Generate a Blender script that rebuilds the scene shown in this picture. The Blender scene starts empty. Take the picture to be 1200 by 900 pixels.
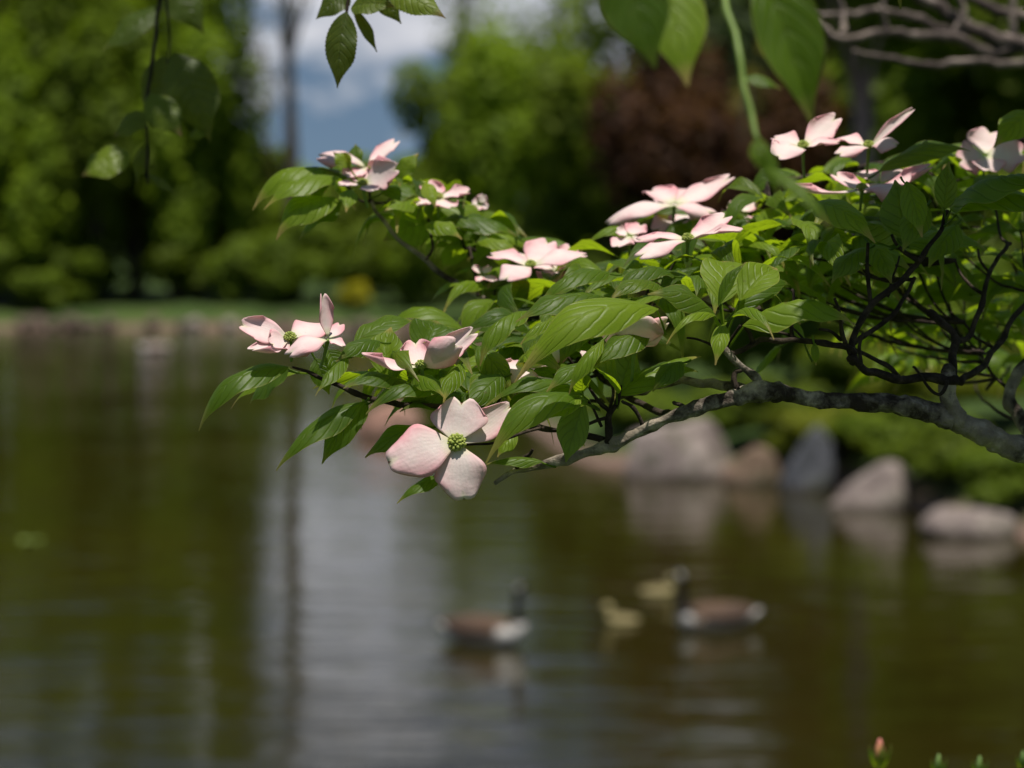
import bpy, bmesh, math, random
import numpy as np
from mathutils import Vector, Matrix, noise

# ------------------------------------------------------------------ camera, sky, sun
scene = bpy.context.scene
COL = scene.collection
R = math.radians
CAM_Z = 3.6
K = 36.0 / 85.0 / 1200.0                 # tangent per photo pixel
PITCH = math.atan(180 * K)               # horizon at photo row 270

cd = bpy.data.cameras.new('camera')
cam = bpy.data.objects.new('camera', cd); COL.objects.link(cam)
cam.location = (0, 0, CAM_Z); cam.rotation_euler = (math.pi/2 - PITCH, 0, 0)
cd.lens = 85; cd.sensor_width = 36; cd.clip_start = 0.05; cd.clip_end = 5000
cd.dof.use_dof = True; cd.dof.focus_distance = 1.79; cd.dof.aperture_fstop = 5.8
cd.dof.aperture_blades = 0
scene.camera = cam

SUN_DIR = Vector((0.10, -0.21, 0.94)).normalized()     # towards the sun
sun_el = math.asin(SUN_DIR.z)
sun_az = math.atan2(SUN_DIR.x, SUN_DIR.y)
sd = bpy.data.lights.new('sun', 'SUN'); sd.energy = 5.0; sd.angle = R(0.5); sd.color = (1.0, 0.94, 0.86)
so = bpy.data.objects.new('sun', sd); COL.objects.link(so)
so.rotation_euler = (-SUN_DIR).to_track_quat('-Z', 'Y').to_euler()

w = bpy.data.worlds.new('World'); scene.world = w; w.use_nodes = True
nt = w.node_tree; nt.nodes.clear()
def N_(nt, t, **kw):
    n = nt.nodes.new(t)
    for k, v in kw.items(): setattr(n, k, v)
    return n
wo = N_(nt, 'ShaderNodeOutputWorld'); bg = N_(nt, 'ShaderNodeBackground')
sky = N_(nt, 'ShaderNodeTexSky', sky_type='NISHITA', sun_disc=False)
sky.sun_elevation = sun_el; sky.sun_rotation = sun_az; sky.air_density = 1.1; sky.dust_density = 0.2; sky.ozone_density = 3.0
tc = N_(nt, 'ShaderNodeTexCoord')
lift = N_(nt, 'ShaderNodeVectorMath', operation='ADD'); lift.inputs[1].default_value = (0, 0, 0.15)   # take the sky colour from above the yellow horizon band
lnm = N_(nt, 'ShaderNodeVectorMath', operation='NORMALIZE')
nt.links.new(tc.outputs['Generated'], lift.inputs[0]); nt.links.new(lift.outputs[0], lnm.inputs[0]); nt.links.new(lnm.outputs[0], sky.inputs['Vector'])
mp = N_(nt, 'ShaderNodeMapping'); mp.inputs['Scale'].default_value = (1, 1, 2.0); mp.inputs['Location'].default_value = (2.9-0.042, 0.15+2.9*.37, -0.077)
nz = N_(nt, 'ShaderNodeTexNoise'); nz.inputs['Scale'].default_value = 6.0; nz.inputs['Detail'].default_value = 7; nz.inputs['Roughness'].default_value = 0.55
cr = N_(nt, 'ShaderNodeValToRGB'); cr.color_ramp.elements[0].position = 0.45; cr.color_ramp.elements[1].position = 0.52
nz2 = N_(nt, 'ShaderNodeTexNoise'); nz2.inputs['Scale'].default_value = 14.0; nz2.inputs['Detail'].default_value = 5
cr2 = N_(nt, 'ShaderNodeValToRGB')
cr2.color_ramp.elements[0].position = 0.3; cr2.color_ramp.elements[0].color = (7.6, 8.1, 9.4, 1)
cr2.color_ramp.elements[1].position = 0.7; cr2.color_ramp.elements[1].color = (15.5, 15.4, 15.9, 1)
mx = N_(nt, 'ShaderNodeMix', data_type='RGBA')
nt.links.new(tc.outputs['Generated'], mp.inputs['Vector'])
nt.links.new(mp.outputs[0], nz.inputs['Vector']); nt.links.new(mp.outputs[0], nz2.inputs['Vector'])
sxyz = N_(nt, 'ShaderNodeSeparateXYZ'); nt.links.new(tc.outputs['Generated'], sxyz.inputs[0])
thin = N_(nt, 'ShaderNodeMath', operation='MULTIPLY_ADD'); thin.inputs[1].default_value = -0.30; nt.links.new(sxyz.outputs[2], thin.inputs[0]); nt.links.new(nz.outputs['Fac'], thin.inputs[2])   # clearer overhead
nt.links.new(thin.outputs[0], cr.inputs[0]); nt.links.new(nz2.outputs['Fac'], cr2.inputs[0])
nt.links.new(cr.outputs[0], mx.inputs[0]); nt.links.new(sky.outputs[0], mx.inputs[6]); nt.links.new(cr2.outputs[0], mx.inputs[7])
nt.links.new(mx.outputs[2], bg.inputs[0]); bg.inputs[1].default_value = 0.05
nt.links.new(bg.outputs[0], wo.inputs[0])

scene.view_settings.view_transform = 'Standard'; scene.view_settings.look = 'None'
scene.view_settings.gamma = 1.0; scene.view_settings.exposure = 0.18
scene.view_settings.use_curve_mapping = False
scene.cycles.use_denoising = True
scene.cycles.max_bounces = 8; scene.cycles.transparent_max_bounces = 4
scene.cycles.diffuse_bounces = 3; scene.cycles.glossy_bounces = 3; scene.cycles.transmission_bounces = 3
scene.cycles.sample_clamp_indirect = 6
scene.cycles.caustics_reflective = False; scene.cycles.caustics_refractive = False

# ------------------------------------------------------------------ helpers
FWD = Vector((0, math.cos(PITCH), -math.sin(PITCH)))
UPC = Vector((0, math.sin(PITCH), math.cos(PITCH)))
RT = Vector((1, 0, 0))
def P(px, py, d):
    """photo pixel at a real distance along the view axis -> world point"""
    return Vector((0, 0, CAM_Z)) + FWD*d + RT*((px-600)*K*d) + UPC*((450-py)*K*d)
def WXY(px, d):                       # horizontal place of a background thing
    return (px-600)*K*d, d

def tag(o, label=None, cat=None, group=None, kind=None):
    if label: o['label'] = label
    if cat: o['category'] = cat
    if group: o['group'] = group
    if kind: o['kind'] = kind
    return o
def empty(name, loc, label=None, cat=None, group=None, parent=None):
    o = bpy.data.objects.new(name, None); COL.objects.link(o); o.location = loc
    o.empty_display_size = 0.1
    if parent:
        o.parent = parent; o.location = Vector(loc) - world_loc(parent)
    tag(o, label, cat, group)
    return o
def world_loc(o):
    v = o.location.copy()
    while o.parent: o = o.parent; v += o.location
    return v

class MB:
    def __init__(s): s.v = []; s.f = []; s.uv = []; s.rnd = []; s.col = []
    def add(s, verts, faces, uvs=None, rnd=0.0, cols=None):
        b = len(s.v); s.v += [tuple(p) for p in verts]
        s.f += [tuple(i+b for i in f) for f in faces]
        s.uv += uvs if uvs else [(0, 0)]*len(verts)
        s.rnd += [rnd]*len(verts)
        s.col += cols if cols else [(1, 1, 1, 1)]*len(verts)
    def build(s, name, mat, parent=None, smooth=True, usecol=False):
        off = world_loc(parent) if parent else Vector((0, 0, 0))
        me = bpy.data.meshes.new(name)
        ox, oy, oz = off
        me.from_pydata([(x-ox, y-oy, z-oz) for x, y, z in s.v], [], s.f)
        uvl = me.uv_layers.new(name='UVMap')
        li = np.empty(len(me.loops), dtype=np.int32); me.loops.foreach_get('vertex_index', li)
        uva = np.array(s.uv, dtype=np.float32)[li]; uvl.data.foreach_set('uv', uva.ravel())
        at = me.attributes.new('rnd', 'FLOAT', 'POINT'); at.data.foreach_set('value', np.array(s.rnd, dtype=np.float32))
        if usecol:
            ca = me.color_attributes.new('Col', 'FLOAT_COLOR', 'POINT'); ca.data.foreach_set('color', np.array(s.col, dtype=np.float32).ravel())
        if smooth: me.polygons.foreach_set('use_smooth', [True]*len(me.polygons))
        me.materials.append(mat); me.update()
        o = bpy.data.objects.new(name, me); COL.objects.link(o)
        if parent: o.parent = parent
        return o

def catmull(pts, rad, n=5):
    P_ = [Vector(p) for p in pts]
    out = []; ro = []
    for i in range(len(P_)-1):
        p0 = P_[max(i-1, 0)]; p1 = P_[i]; p2 = P_[i+1]; p3 = P_[min(i+2, len(P_)-1)]
        for j in range(n):
            t = j/n
            out.append(0.5*((2*p1) + (p2-p0)*t + (2*p0-5*p1+4*p2-p3)*t*t + (3*p1-p0-3*p2+p3)*t**3))
            ro.append(rad[i]*(1-t)+rad[i+1]*t)
    out.append(P_[-1]); ro.append(rad[-1])
    return out, ro
def tube(mb, pts, rad, seg=9, n=5, knob=0.0, seed=0, cap=True, rnd=0.0):
    pts, rad = catmull(pts, rad, n) if n > 1 else ([Vector(p) for p in pts], rad)
    up = Vector((0.13, 0.31, 0.94)).normalized()
    vs = []; uvs = []; L = 0
    fr = None
    if knob and max(rad) < .03:
        for i in range(1, len(pts)-1):
            q = pts[i]; pts[i] = q + Vector((noise.noise(q*55+Vector((seed, 0, 0))), noise.noise(q*55+Vector((0, seed, 9))), noise.noise(q*55+Vector((5, 0, seed)))))*min(rad[i]*1.3, .0045)
    for i, p in enumerate(pts):
        d = (pts[min(i+1, len(pts)-1)] - pts[max(i-1, 0)])
        if d.length < 1e-9: d = Vector((0, 0, 1))
        d.normalize()
        a = (fr if fr is not None else up.cross(d) if abs(up.dot(d)) < .95 else Vector((1, 0, 0)).cross(d))
        a = (a - d*a.dot(d)).normalized(); fr = a; b = d.cross(a)
        if i: L += (p-pts[i-1]).length
        for k in range(seg):
            th = 2*math.pi*k/seg
            r = rad[i]
            if knob:
                nv = noise.noise(Vector((L*38+seed*7.3, math.cos(th)*0.8, math.sin(th)*0.8)))
                nv2 = noise.noise(Vector((L*120+seed*3.1, math.cos(th)*1.8, math.sin(th)*1.8)))
                r *= 1 + knob*(nv*1.3 + nv2*1.0 + .8*math.exp(-(((L+seed*.013) % .034-.017)/.0035)**2))
            vs.append(p + (a*math.cos(th) + b*math.sin(th))*r); uvs.append((th/6.283, L*10))
    fs = []
    for i in range(len(pts)-1):
        for k in range(seg):
            k2 = (k+1) % seg
            fs.append((i*seg+k, i*seg+k2, (i+1)*seg+k2, (i+1)*seg+k))
    if cap:
        vs.append(pts[-1] + (pts[-1]-pts[-2]).normalized()*rad[-1]*0.6); uvs.append((0, L*10)); t = len(vs)-1; b0 = (len(pts)-1)*seg
        fs += [(b0+k, b0+(k+1) % seg, t) for k in range(seg)]
        fs.append(tuple(range(seg-1, -1, -1)))
    mb.add(vs, fs, uvs, rnd)
    return pts

# ------------------------------------------------------------------ materials
def mat(name):
    m = bpy.data.materials.new(name); m.use_nodes = True; nt = m.node_tree; nt.nodes.clear()
    out = N_(nt, 'ShaderNodeOutputMaterial')
    return m, nt, out
def L_(nt, a, b): nt.links.new(a, b)
def math_(nt, op, a, b=None, c=None):
    n = N_(nt, 'ShaderNodeMath', operation=op)
    for i, v in enumerate((a, b, c)):
        if v is None: continue
        if isinstance(v, (int, float)): n.inputs[i].default_value = v
        else: L_(nt, v, n.inputs[i])
    return n.outputs[0]
def mixc(nt, f, a, b, mode='MIX'):
    n = N_(nt, 'ShaderNodeMix', data_type='RGBA', blend_type=mode)
    for sk, v in ((0, f), (6, a), (7, b)):
        if isinstance(v, (int, float)): n.inputs[sk].default_value = v
        elif isinstance(v, tuple): n.inputs[sk].default_value = (*v[:3], 1)
        else: L_(nt, v, n.inputs[sk])
    return n.outputs[2]
def ramp(nt, x, stops):
    n = N_(nt, 'ShaderNodeValToRGB'); e = n.color_ramp.elements
    while len(e) < len(stops): e.new(0.5)
    for i, (p, c) in enumerate(stops): e[i].position = p; e[i].color = (*c, 1) if len(c) == 3 else c
    L_(nt, x, n.inputs[0]); return n.outputs[0]
def nz_(nt, vec, scale, detail=4, rough=0.55):
    n = N_(nt, 'ShaderNodeTexNoise'); n.inputs['Scale'].default_value = scale; n.inputs['Detail'].default_value = detail; n.inputs['Roughness'].default_value = rough
    if vec is not None: L_(nt, vec, n.inputs['Vector'])
    return n.outputs['Fac']
def bump_(nt, h, dist, strength=1.0):
    b = N_(nt, 'ShaderNodeBump'); b.inputs['Distance'].default_value = dist; b.inputs['Strength'].default_value = strength
    L_(nt, h, b.inputs['Height']); return b.outputs[0]
def pbsdf(nt, col, rough=0.5, spec=0.5, normal=None):
    p = N_(nt, 'ShaderNodeBsdfPrincipled')
    if isinstance(col, tuple): p.inputs['Base Color'].default_value = (*col[:3], 1)
    else: L_(nt, col, p.inputs['Base Color'])
    if isinstance(rough, (int, float)): p.inputs['Roughness'].default_value = rough
    else: L_(nt, rough, p.inputs['Roughness'])
    p.inputs['Specular IOR Level'].default_value = spec
    if normal: L_(nt, normal, p.inputs['Normal'])
    return p
def seg_uv(nt):
    u = N_(nt, 'ShaderNodeUVMap'); s = N_(nt, 'ShaderNodeSeparateXYZ'); L_(nt, u.outputs[0], s.inputs[0])
    return s.outputs[0], s.outputs[1], u.outputs[0]

def leaf_material(name, top, topdark, under, trans, tipcol, veinn=6.0, rough=0.47, tmix=0.45, serr=False):
    m, nt, out = mat(name)
    u, v, uv = seg_uv(nt)
    rn = N_(nt, 'ShaderNodeAttribute', attribute_name='rnd').outputs['Fac']
    au = math_(nt, 'ABSOLUTE', math_(nt, 'SUBTRACT', math_(nt, 'MULTIPLY', u, 2.0), 1.0))
    q = math_(nt, 'SUBTRACT', v, math_(nt, 'MULTIPLY', math_(nt, 'POWER', au, 1.3), 0.34 if not serr else 0.2))
    q = math_(nt, 'ADD', q, math_(nt, 'MULTIPLY_ADD', nz_(nt, N_(nt, 'ShaderNodeTexCoord').outputs['Object'], 45, 2), 0.05, math_(nt, 'MULTIPLY', rn, 0.1)))
    sv = math_(nt, 'ABSOLUTE', math_(nt, 'SINE', math_(nt, 'MULTIPLY', q, veinn*math.pi)))
    vein = math_(nt, 'SUBTRACT', 1.0, math_(nt, 'SMOOTH_MIN', math_(nt, 'MULTIPLY', sv, 2.2), 1.0, 0.5))
    mid = math_(nt, 'SUBTRACT', 1.0, math_(nt, 'SMOOTH_MIN', math_(nt, 'MULTIPLY', au, 14.0), 1.0, 0.3))
    vm = math_(nt, 'MAXIMUM', vein, mid)
    geo = N_(nt, 'ShaderNodeNewGeometry')
    obj = N_(nt, 'ShaderNodeTexCoord').outputs['Object']
    n1 = nz_(nt, obj, 38, 4)
    n2 = nz_(nt, obj, 260, 3)
    c = mixc(nt, math_(nt, 'MULTIPLY_ADD', n1, 0.9, math_(nt, 'MULTIPLY_ADD', rn, 1.3, -0.68)), topdark, top)
    c = mixc(nt, math_(nt, 'MULTIPLY', ramp(nt, rn, [(0.55, (0, 0, 0)), (1.0, (1, 1, 1))]), 0.75), c, (0.17, 0.245, 0.012))
    c = mixc(nt, math_(nt, 'MULTIPLY', n2, 0.25), c, (top[0]*1.4, top[1]*1.25, top[2]*0.9))
    c = mixc(nt, math_(nt, 'MULTIPLY', vm, 0.14), c, (top[0]*1.6, top[1]*1.4, top[2]*1.6))
    # dry tips and margins on some leaves
    tipm = math_(nt, 'MULTIPLY', ramp(nt, math_(nt, 'ADD', v, math_(nt, 'MULTIPLY', n1, 0.06)), [(0.84, (0, 0, 0)), (0.99, (1, 1, 1))]),
                 math_(nt, 'MULTIPLY_ADD', rn, 0.9, 0.1))
    edge = math_(nt, 'MULTIPLY', ramp(nt, au, [(0.93, (0, 0, 0)), (1.0, (1, 1, 1))]), math_(nt, 'MULTIPLY', n1, 0.6))
    c = mixc(nt, math_(nt, 'MINIMUM', math_(nt, 'ADD', tipm, edge), 1.0), c, tipcol)
    spots = ramp(nt, nz_(nt, obj, 330, 2), [(0.67, (0, 0, 0)), (0.73, (1, 1, 1))])
    c = mixc(nt, math_(nt, 'MULTIPLY', spots, 0.6), c, (0.10, 0.07, 0.02))
    cu = mixc(nt, math_(nt, 'MULTIPLY', vm, 0.4), under, (under[0]*1.5, under[1]*1.3, under[2]*1.3))
    base = mixc(nt, geo.outputs['Backfacing'], c, cu)
    h = math_(nt, 'ADD', math_(nt, 'MULTIPLY', vm, -1.0), math_(nt, 'MULTIPLY', n2, 0.35))
    h = math_(nt, 'ADD', h, math_(nt, 'MULTIPLY', n1, 1.2))
    nrm = bump_(nt, h, 0.0008, 0.6)
    rr = mixc(nt, geo.outputs['Backfacing'], (rough,)*3, (0.6,)*3)
    pb = pbsdf(nt, base, rr, 0.5, nrm); pb.inputs['IOR'].default_value = 1.40
    tr = N_(nt, 'ShaderNodeBsdfTranslucent'); L_(nt, nrm, tr.inputs['Normal'])
    tcx = mixc(nt, math_(nt, 'MULTIPLY', vm, 0.6), trans, (trans[0]*0.55, trans[1]*0.6, trans[2]*0.5))
    tcx = mixc(nt, tipm, tcx, (0.55, 0.38, 0.1))
    L_(nt, tcx, tr.inputs['Color'])
    ms = N_(nt, 'ShaderNodeMixShader'); ms.inputs[0].default_value = tmix
    L_(nt, pb.outputs[0], ms.inputs[1]); L_(nt, tr.outputs[0], ms.inputs[2]); L_(nt, ms.outputs[0], out.inputs[0])
    return m
M = {}
M['leaf'] = leaf_material('dogwood_leaf', (0.096, 0.162, 0.008), (0.022, 0.052, 0.006), (0.12, 0.17, 0.04), (0.42, 0.60, 0.012), (0.42, 0.33, 0.10))
M['cherry'] = leaf_material('serrated_leaf', (0.09, 0.135, 0.015), (0.035, 0.065, 0.010), (0.10, 0.14, 0.04), (0.32, 0.36, 0.02), (0.16, 0.10, 0.04), veinn=9, serr=True, rough=0.45)

def bract_material():
    m, nt, out = mat('bract_pink')
    u, v, uv = seg_uv(nt)
    rn = N_(nt, 'ShaderNodeAttribute', attribute_name='rnd').outputs['Fac']
    au = math_(nt, 'ABSOLUTE', math_(nt, 'SUBTRACT', math_(nt, 'MULTIPLY', u, 2.0), 1.0))
    obj = N_(nt, 'ShaderNodeTexCoord').outputs['Object']
    n1 = nz_(nt, obj, 55, 4); n2 = nz_(nt, obj, 500, 3)
    pink = math_(nt, 'ADD', math_(nt, 'MULTIPLY', math_(nt, 'POWER', au, 1.6), 0.75), math_(nt, 'MULTIPLY', math_(nt, 'SUBTRACT', v, 0.3), 0.55))
    pink = math_(nt, 'ADD', pink, math_(nt, 'MULTIPLY_ADD', n1, 1.3, -0.72))
    pink = math_(nt, 'ADD', pink, math_(nt, 'MULTIPLY_ADD', rn, 0.3, -0.12))
    c = ramp(nt, pink, [(0.0, (0.81, 0.71, 0.67)), (0.42, (0.80, 0.60, 0.59)), (1.05, (0.73, 0.34, 0.38))])
    # streaks along the bract
    st = math_(nt, 'SINE', math_(nt, 'MULTIPLY_ADD', math_(nt, 'MULTIPLY', math_(nt, 'SUBTRACT', u, 0.5), 1.0), 75.0, math_(nt, 'MULTIPLY', n1, 5.0)))
    stm = math_(nt, 'MULTIPLY_ADD', st, 0.5, 0.5)
    c = mixc(nt, math_(nt, 'MULTIPLY', stm, 0.06), c, (0.78, 0.42, 0.42))
    c = mixc(nt, ramp(nt, v, [(0.0, (1, 1, 1)), (0.24, (0, 0, 0))]), c, (0.62, 0.66, 0.38))
    # greenish cream patch under the notch, then the brown notch
    nr = math_(nt, 'ADD', math_(nt, 'MULTIPLY', math_(nt, 'SUBTRACT', 1.0, v), 3.0), math_(nt, 'MULTIPLY', au, 1.8))
    c = mixc(nt, ramp(nt, nr, [(0.10, (1, 1, 1)), (0.62, (0, 0, 0))]), c, (0.72, 0.70, 0.50))
    c = mixc(nt, ramp(nt, math_(nt, 'ADD', nr, math_(nt, 'MULTIPLY_ADD', n1, 0.3, -0.15)), [(0.09, (1, 1, 1)), (0.17, (0, 0, 0))]), c, (0.20, 0.10, 0.06))
    fl = ramp(nt, n2, [(0.66, (0, 0, 0)), (0.74, (1, 1, 1))])
    c = mixc(nt, math_(nt, 'MULTIPLY', fl, 0.35), c, (0.62, 0.30, 0.26))
    geo = N_(nt, 'ShaderNodeNewGeometry')
    c = mixc(nt, math_(nt, 'MULTIPLY', geo.outputs['Backfacing'], 0.55), c, (0.66, 0.58, 0.50))
    nrm = bump_(nt, math_(nt, 'ADD', math_(nt, 'MULTIPLY', st, 0.03), math_(nt, 'ADD', math_(nt, 'MULTIPLY', nz_(nt, obj, 150, 4), 0.9), math_(nt, 'MULTIPLY', n2, 0.15))), 0.0010, 0.6)
    pb = pbsdf(nt, c, 0.62, 0.3, nrm)
    tr = N_(nt, 'ShaderNodeBsdfTranslucent'); L_(nt, mixc(nt, 0.6, c, (0.85, 0.66, 0.58)), tr.inputs['Color'])
    ms = N_(nt, 'ShaderNodeMixShader'); ms.inputs[0].default_value = 0.27
    L_(nt, pb.outputs[0], ms.inputs[1]); L_(nt, tr.outputs[0], ms.inputs[2]); L_(nt, ms.outputs[0], out.inputs[0])
    return m
M['bract'] = bract_material()

def bark_material(name, light, dark, scale=60, bd=0.0035, ring=True):
    m, nt, out = mat(name)
    tc = N_(nt, 'ShaderNodeTexCoord'); obj = tc.outputs['Object']
    n1 = nz_(nt, obj, scale, 6, 0.65); n2 = nz_(nt, obj, scale*4.5, 4, 0.6); n3 = nz_(nt, obj, scale*0.3, 3)
    c = ramp(nt, n1, [(0.42, dark), (0.54, tuple(a*.35+b*.65 for a, b in zip(light, dark))), (0.64, light)])
    c = mixc(nt, math_(nt, 'MULTIPLY', n2, 0.45), c, dark)
    lich_dapple = ramp(nt, n3, [(0.53, (0, 0, 0)), (0.58, (1, 1, 1))])  # broad pale patches: lichen, and sun dapples painted into the bark colour
    c = mixc(nt, math_(nt, 'MULTIPLY', lich_dapple, 0.38), c, (light[0]*1.05, light[1]*1.03, light[2]*0.98))
    h = math_(nt, 'ADD', n1, math_(nt, 'MULTIPLY', n2, 0.5))
    pb = pbsdf(nt, c, 0.85, 0.2, bump_(nt, h, bd, 1.0))
    L_(nt, pb.outputs[0], out.inputs[0]); return m
M['bark'] = bark_material('dogwood_bark', (0.42, 0.365, 0.29), (0.032, 0.023, 0.017))  # pale tone raised to paint sun dapples onto the branch
M['twig'] = bark_material('twig_bark', (0.070, 0.052, 0.038), (0.018, 0.012, 0.009), 120, 0.0016)
M['palebark'] = bark_material('pale_bark', (0.30, 0.245, 0.21), (0.055, 0.042, 0.036), 30, 0.003)
M['farbark'] = bark_material('far_bark', (0.16, 0.13, 0.10), (0.05, 0.04, 0.03), 4, 0.03)
M['pinkbark'] = bark_material('pinkish_bark', (0.36, 0.27, 0.25), (0.18, 0.13, 0.12), 4, 0.03)

def simple(name, c1, c2, scale, rough=0.6, bd=0.001, spec=0.3, coord='Object'):
    m, nt, out = mat(name)
    obj = N_(nt, 'ShaderNodeTexCoord').outputs[coord]
    n = nz_(nt, obj, scale, 5)
    c = ramp(nt, n, [(0.35, c1), (0.65, c2)])
    pb = pbsdf(nt, c, rough, spec, bump_(nt, n, bd, 0.8)); L_(nt, pb.outputs[0], out.inputs[0]); return m
M['head'] = simple('flower_head_green', (0.16, 0.22, 0.03), (0.34, 0.38, 0.08), 300, 0.6, 0.0005)
M['shoot'] = simple('green_shoot', (0.10, 0.17, 0.02), (0.17, 0.25, 0.05), 60, 0.5, 0.0004)
M['bud'] = simple('shrub_bud', (0.10, 0.19, 0.05), (0.20, 0.30, 0.08), 120, 0.5, 0.0005)
M['budpink'] = simple('bud_pink_scales', (0.55, 0.16, 0.16), (0.60, 0.30, 0.12), 90, 0.5, 0.0005)

def foliage_material():
    m, nt, out = mat('far_foliage')
    oi = N_(nt, 'ShaderNodeObjectInfo'); rn = N_(nt, 'ShaderNodeAttribute', attribute_name='rnd').outputs['Fac']
    obj = N_(nt, 'ShaderNodeTexCoord').outputs['Object']
    n = nz_(nt, obj, 0.6, 3)
    f = math_(nt, 'MULTIPLY_ADD', rn, 0.7, math_(nt, 'MULTIPLY', n, 0.9))
    col = oi.outputs['Color']
    c = mixc(nt, 1.0, col, ramp(nt, f, [(0.25, (0.65, 0.70, 0.6)), (1.1, (1.6, 1.45, 1.0))]), 'MULTIPLY')
    pb = pbsdf(nt, c, 0.55, 0.12)
    tr = N_(nt, 'ShaderNodeBsdfTranslucent'); L_(nt, mixc(nt, 1.0, c, (2.2, 2.3, 0.9), 'MULTIPLY'), tr.inputs['Color'])
    ms = N_(nt, 'ShaderNodeMixShader'); ms.inputs[0].default_value = 0.42
    L_(nt, pb.outputs[0], ms.inputs[1]); L_(nt, tr.outputs[0], ms.inputs[2]); L_(nt, ms.outputs[0], out.inputs[0])
    return m
M['foliage'] = foliage_material()

def water_material():
    m, nt, out = mat('pond_water')
    geo = N_(nt, 'ShaderNodeNewGeometry')
    def mapped(sx, sy, rz=0.0, loc=(0, 0, 0)):
        mpn = N_(nt, 'ShaderNodeMapping'); mpn.inputs['Scale'].default_value = (sx, sy, 1); mpn.inputs['Rotation'].default_value = (0, 0, rz); mpn.inputs['Location'].default_value = loc
        L_(nt, geo.outputs['Position'], mpn.inputs['Vector']); return mpn.outputs[0]
    a = nz_(nt, mapped(0.34, 1.3, 0.08), 1.0, 2, 0.45)
    b = nz_(nt, mapped(0.9, 2.7, -0.08, (3, 1, 0)), 1.0, 2, 0.5)
    c = nz_(nt, mapped(6, 14, 0.1), 1.0, 2, 0.5)
    patch = ramp(nt, nz_(nt, mapped(0.07, 0.10, 0.3, (5.1, 2, 0)), 1.0, 2), [(0.35, (0.35,)*3), (0.65, (1, 1, 1))])
    h = math_(nt, 'ADD', math_(nt, 'MULTIPLY', a, 0.034), math_(nt, 'MULTIPLY', b, 0.024))
    h = math_(nt, 'ADD', h, math_(nt, 'MULTIPLY', c, 0.0032))
    h = math_(nt, 'MULTIPLY', h, patch)
    nrm = bump_(nt, h, 1.0, 1.0)
    n = nz_(nt, mapped(0.15, 0.1), 1.0, 3)
    col = ramp(nt, n, [(0.35, (0.016, 0.014, 0.002)), (0.65, (0.024, 0.018, 0.003))])
    pb = pbsdf(nt, col, 0.04, 0.5, nrm); pb.inputs['IOR'].default_value = 1.333
    L_(nt, pb.outputs[0], out.inputs[0]); return m
M['water'] = water_material()

def ground_material():
    m, nt, out = mat('grass_ground')
    geo = N_(nt, 'ShaderNodeNewGeometry'); sp = N_(nt, 'ShaderNodeSeparateXYZ'); L_(nt, geo.outputs['Position'], sp.inputs[0])
    n = nz_(nt, geo.outputs['Position'], 0.4, 6); n2 = nz_(nt, geo.outputs['Position'], 9, 4)
    g = ramp(nt, n, [(0.3, (0.030, 0.050, 0.012)), (0.5, (0.045, 0.080, 0.018)), (0.7, (0.075, 0.105, 0.025))])
    g = mixc(nt, math_(nt, 'MULTIPLY', n2, 0.5), g, (0.03, 0.05, 0.012))
    soil = ramp(nt, n2, [(0.3, (0.10, 0.065, 0.05)), (0.7, (0.22, 0.15, 0.12))])
    f = ramp(nt, math_(nt, 'ADD', sp.outputs[2], math_(nt, 'MULTIPLY_ADD', n, 0.5, -0.25)), [(0.10, (0, 0, 0)), (0.30, (1, 1, 1))])
    c = mixc(nt, f, soil, g)
    pb = pbsdf(nt, c, 0.9, 0.15, bump_(nt, n2, 0.06, 0.8)); L_(nt, pb.outputs[0], out.inputs[0]); return m
M['ground'] = ground_material()

def rock_material(name, c1, c2, c3):
    m, nt, out = mat(name)
    obj = N_(nt, 'ShaderNodeTexCoord').outputs['Object']
    n = nz_(nt, obj, 2.2, 8, 0.65); n2 = nz_(nt, obj, 14, 5, 0.6); v = N_(nt, 'ShaderNodeTexVoronoi', feature='DISTANCE_TO_EDGE'); v.inputs['Scale'].default_value = 2.1
    L_(nt, obj, v.inputs['Vector'])
    c = ramp(nt, n, [(0.33, c1), (0.5, c2), (0.66, c3)])
    c = mixc(nt, math_(nt, 'MULTIPLY', n2, 0.4), c, c1)
    geo = N_(nt, 'ShaderNodeNewGeometry'); sp = N_(nt, 'ShaderNodeSeparateXYZ'); L_(nt, geo.outputs['Position'], sp.inputs[0])
    moss = ramp(nt, nz_(nt, obj, 3.1, 5), [(0.54, (0, 0, 0)), (0.62, (1, 1, 1))])
    c = mixc(nt, math_(nt, 'MULTIPLY', moss, 0.55), c, (0.05, 0.06, 0.022))
    wet = ramp(nt, math_(nt, 'ADD', sp.outputs[2], math_(nt, 'MULTIPLY', n2, 0.08)), [(0.08, (1, 1, 1)), (0.16, (0, 0, 0))])
    c = mixc(nt, math_(nt, 'MULTIPLY', wet, 0.8), c, (0.04, 0.034, 0.024))
    h = math_(nt, 'ADD', n, math_(nt, 'MULTIPLY', n2, 0.3))
    pb = pbsdf(nt, c, 0.85, 0.25, bump_(nt, h, 0.08, 0.9)); L_(nt, pb.outputs[0], out.inputs[0]); return m
M['rock_a'] = rock_material('granite_pale', (0.14, 0.11, 0.10), (0.27, 0.225, 0.20), (0.38, 0.33, 0.29))
M['rock_b'] = rock_material('rock_brown', (0.13, 0.09, 0.06), (0.23, 0.16, 0.11), (0.33, 0.26, 0.18))
M['rock_c'] = rock_material('rock_bluegrey', (0.06, 0.065, 0.07), (0.12, 0.125, 0.14), (0.18, 0.185, 0.20))
M['rock_d'] = rock_material('rock_salmon', (0.26, 0.14, 0.10), (0.42, 0.25, 0.19), (0.50, 0.33, 0.25))
M['rock_e'] = rock_material('rock_reddish', (0.07, 0.052, 0.042), (0.13, 0.095, 0.075), (0.19, 0.145, 0.12))

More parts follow.
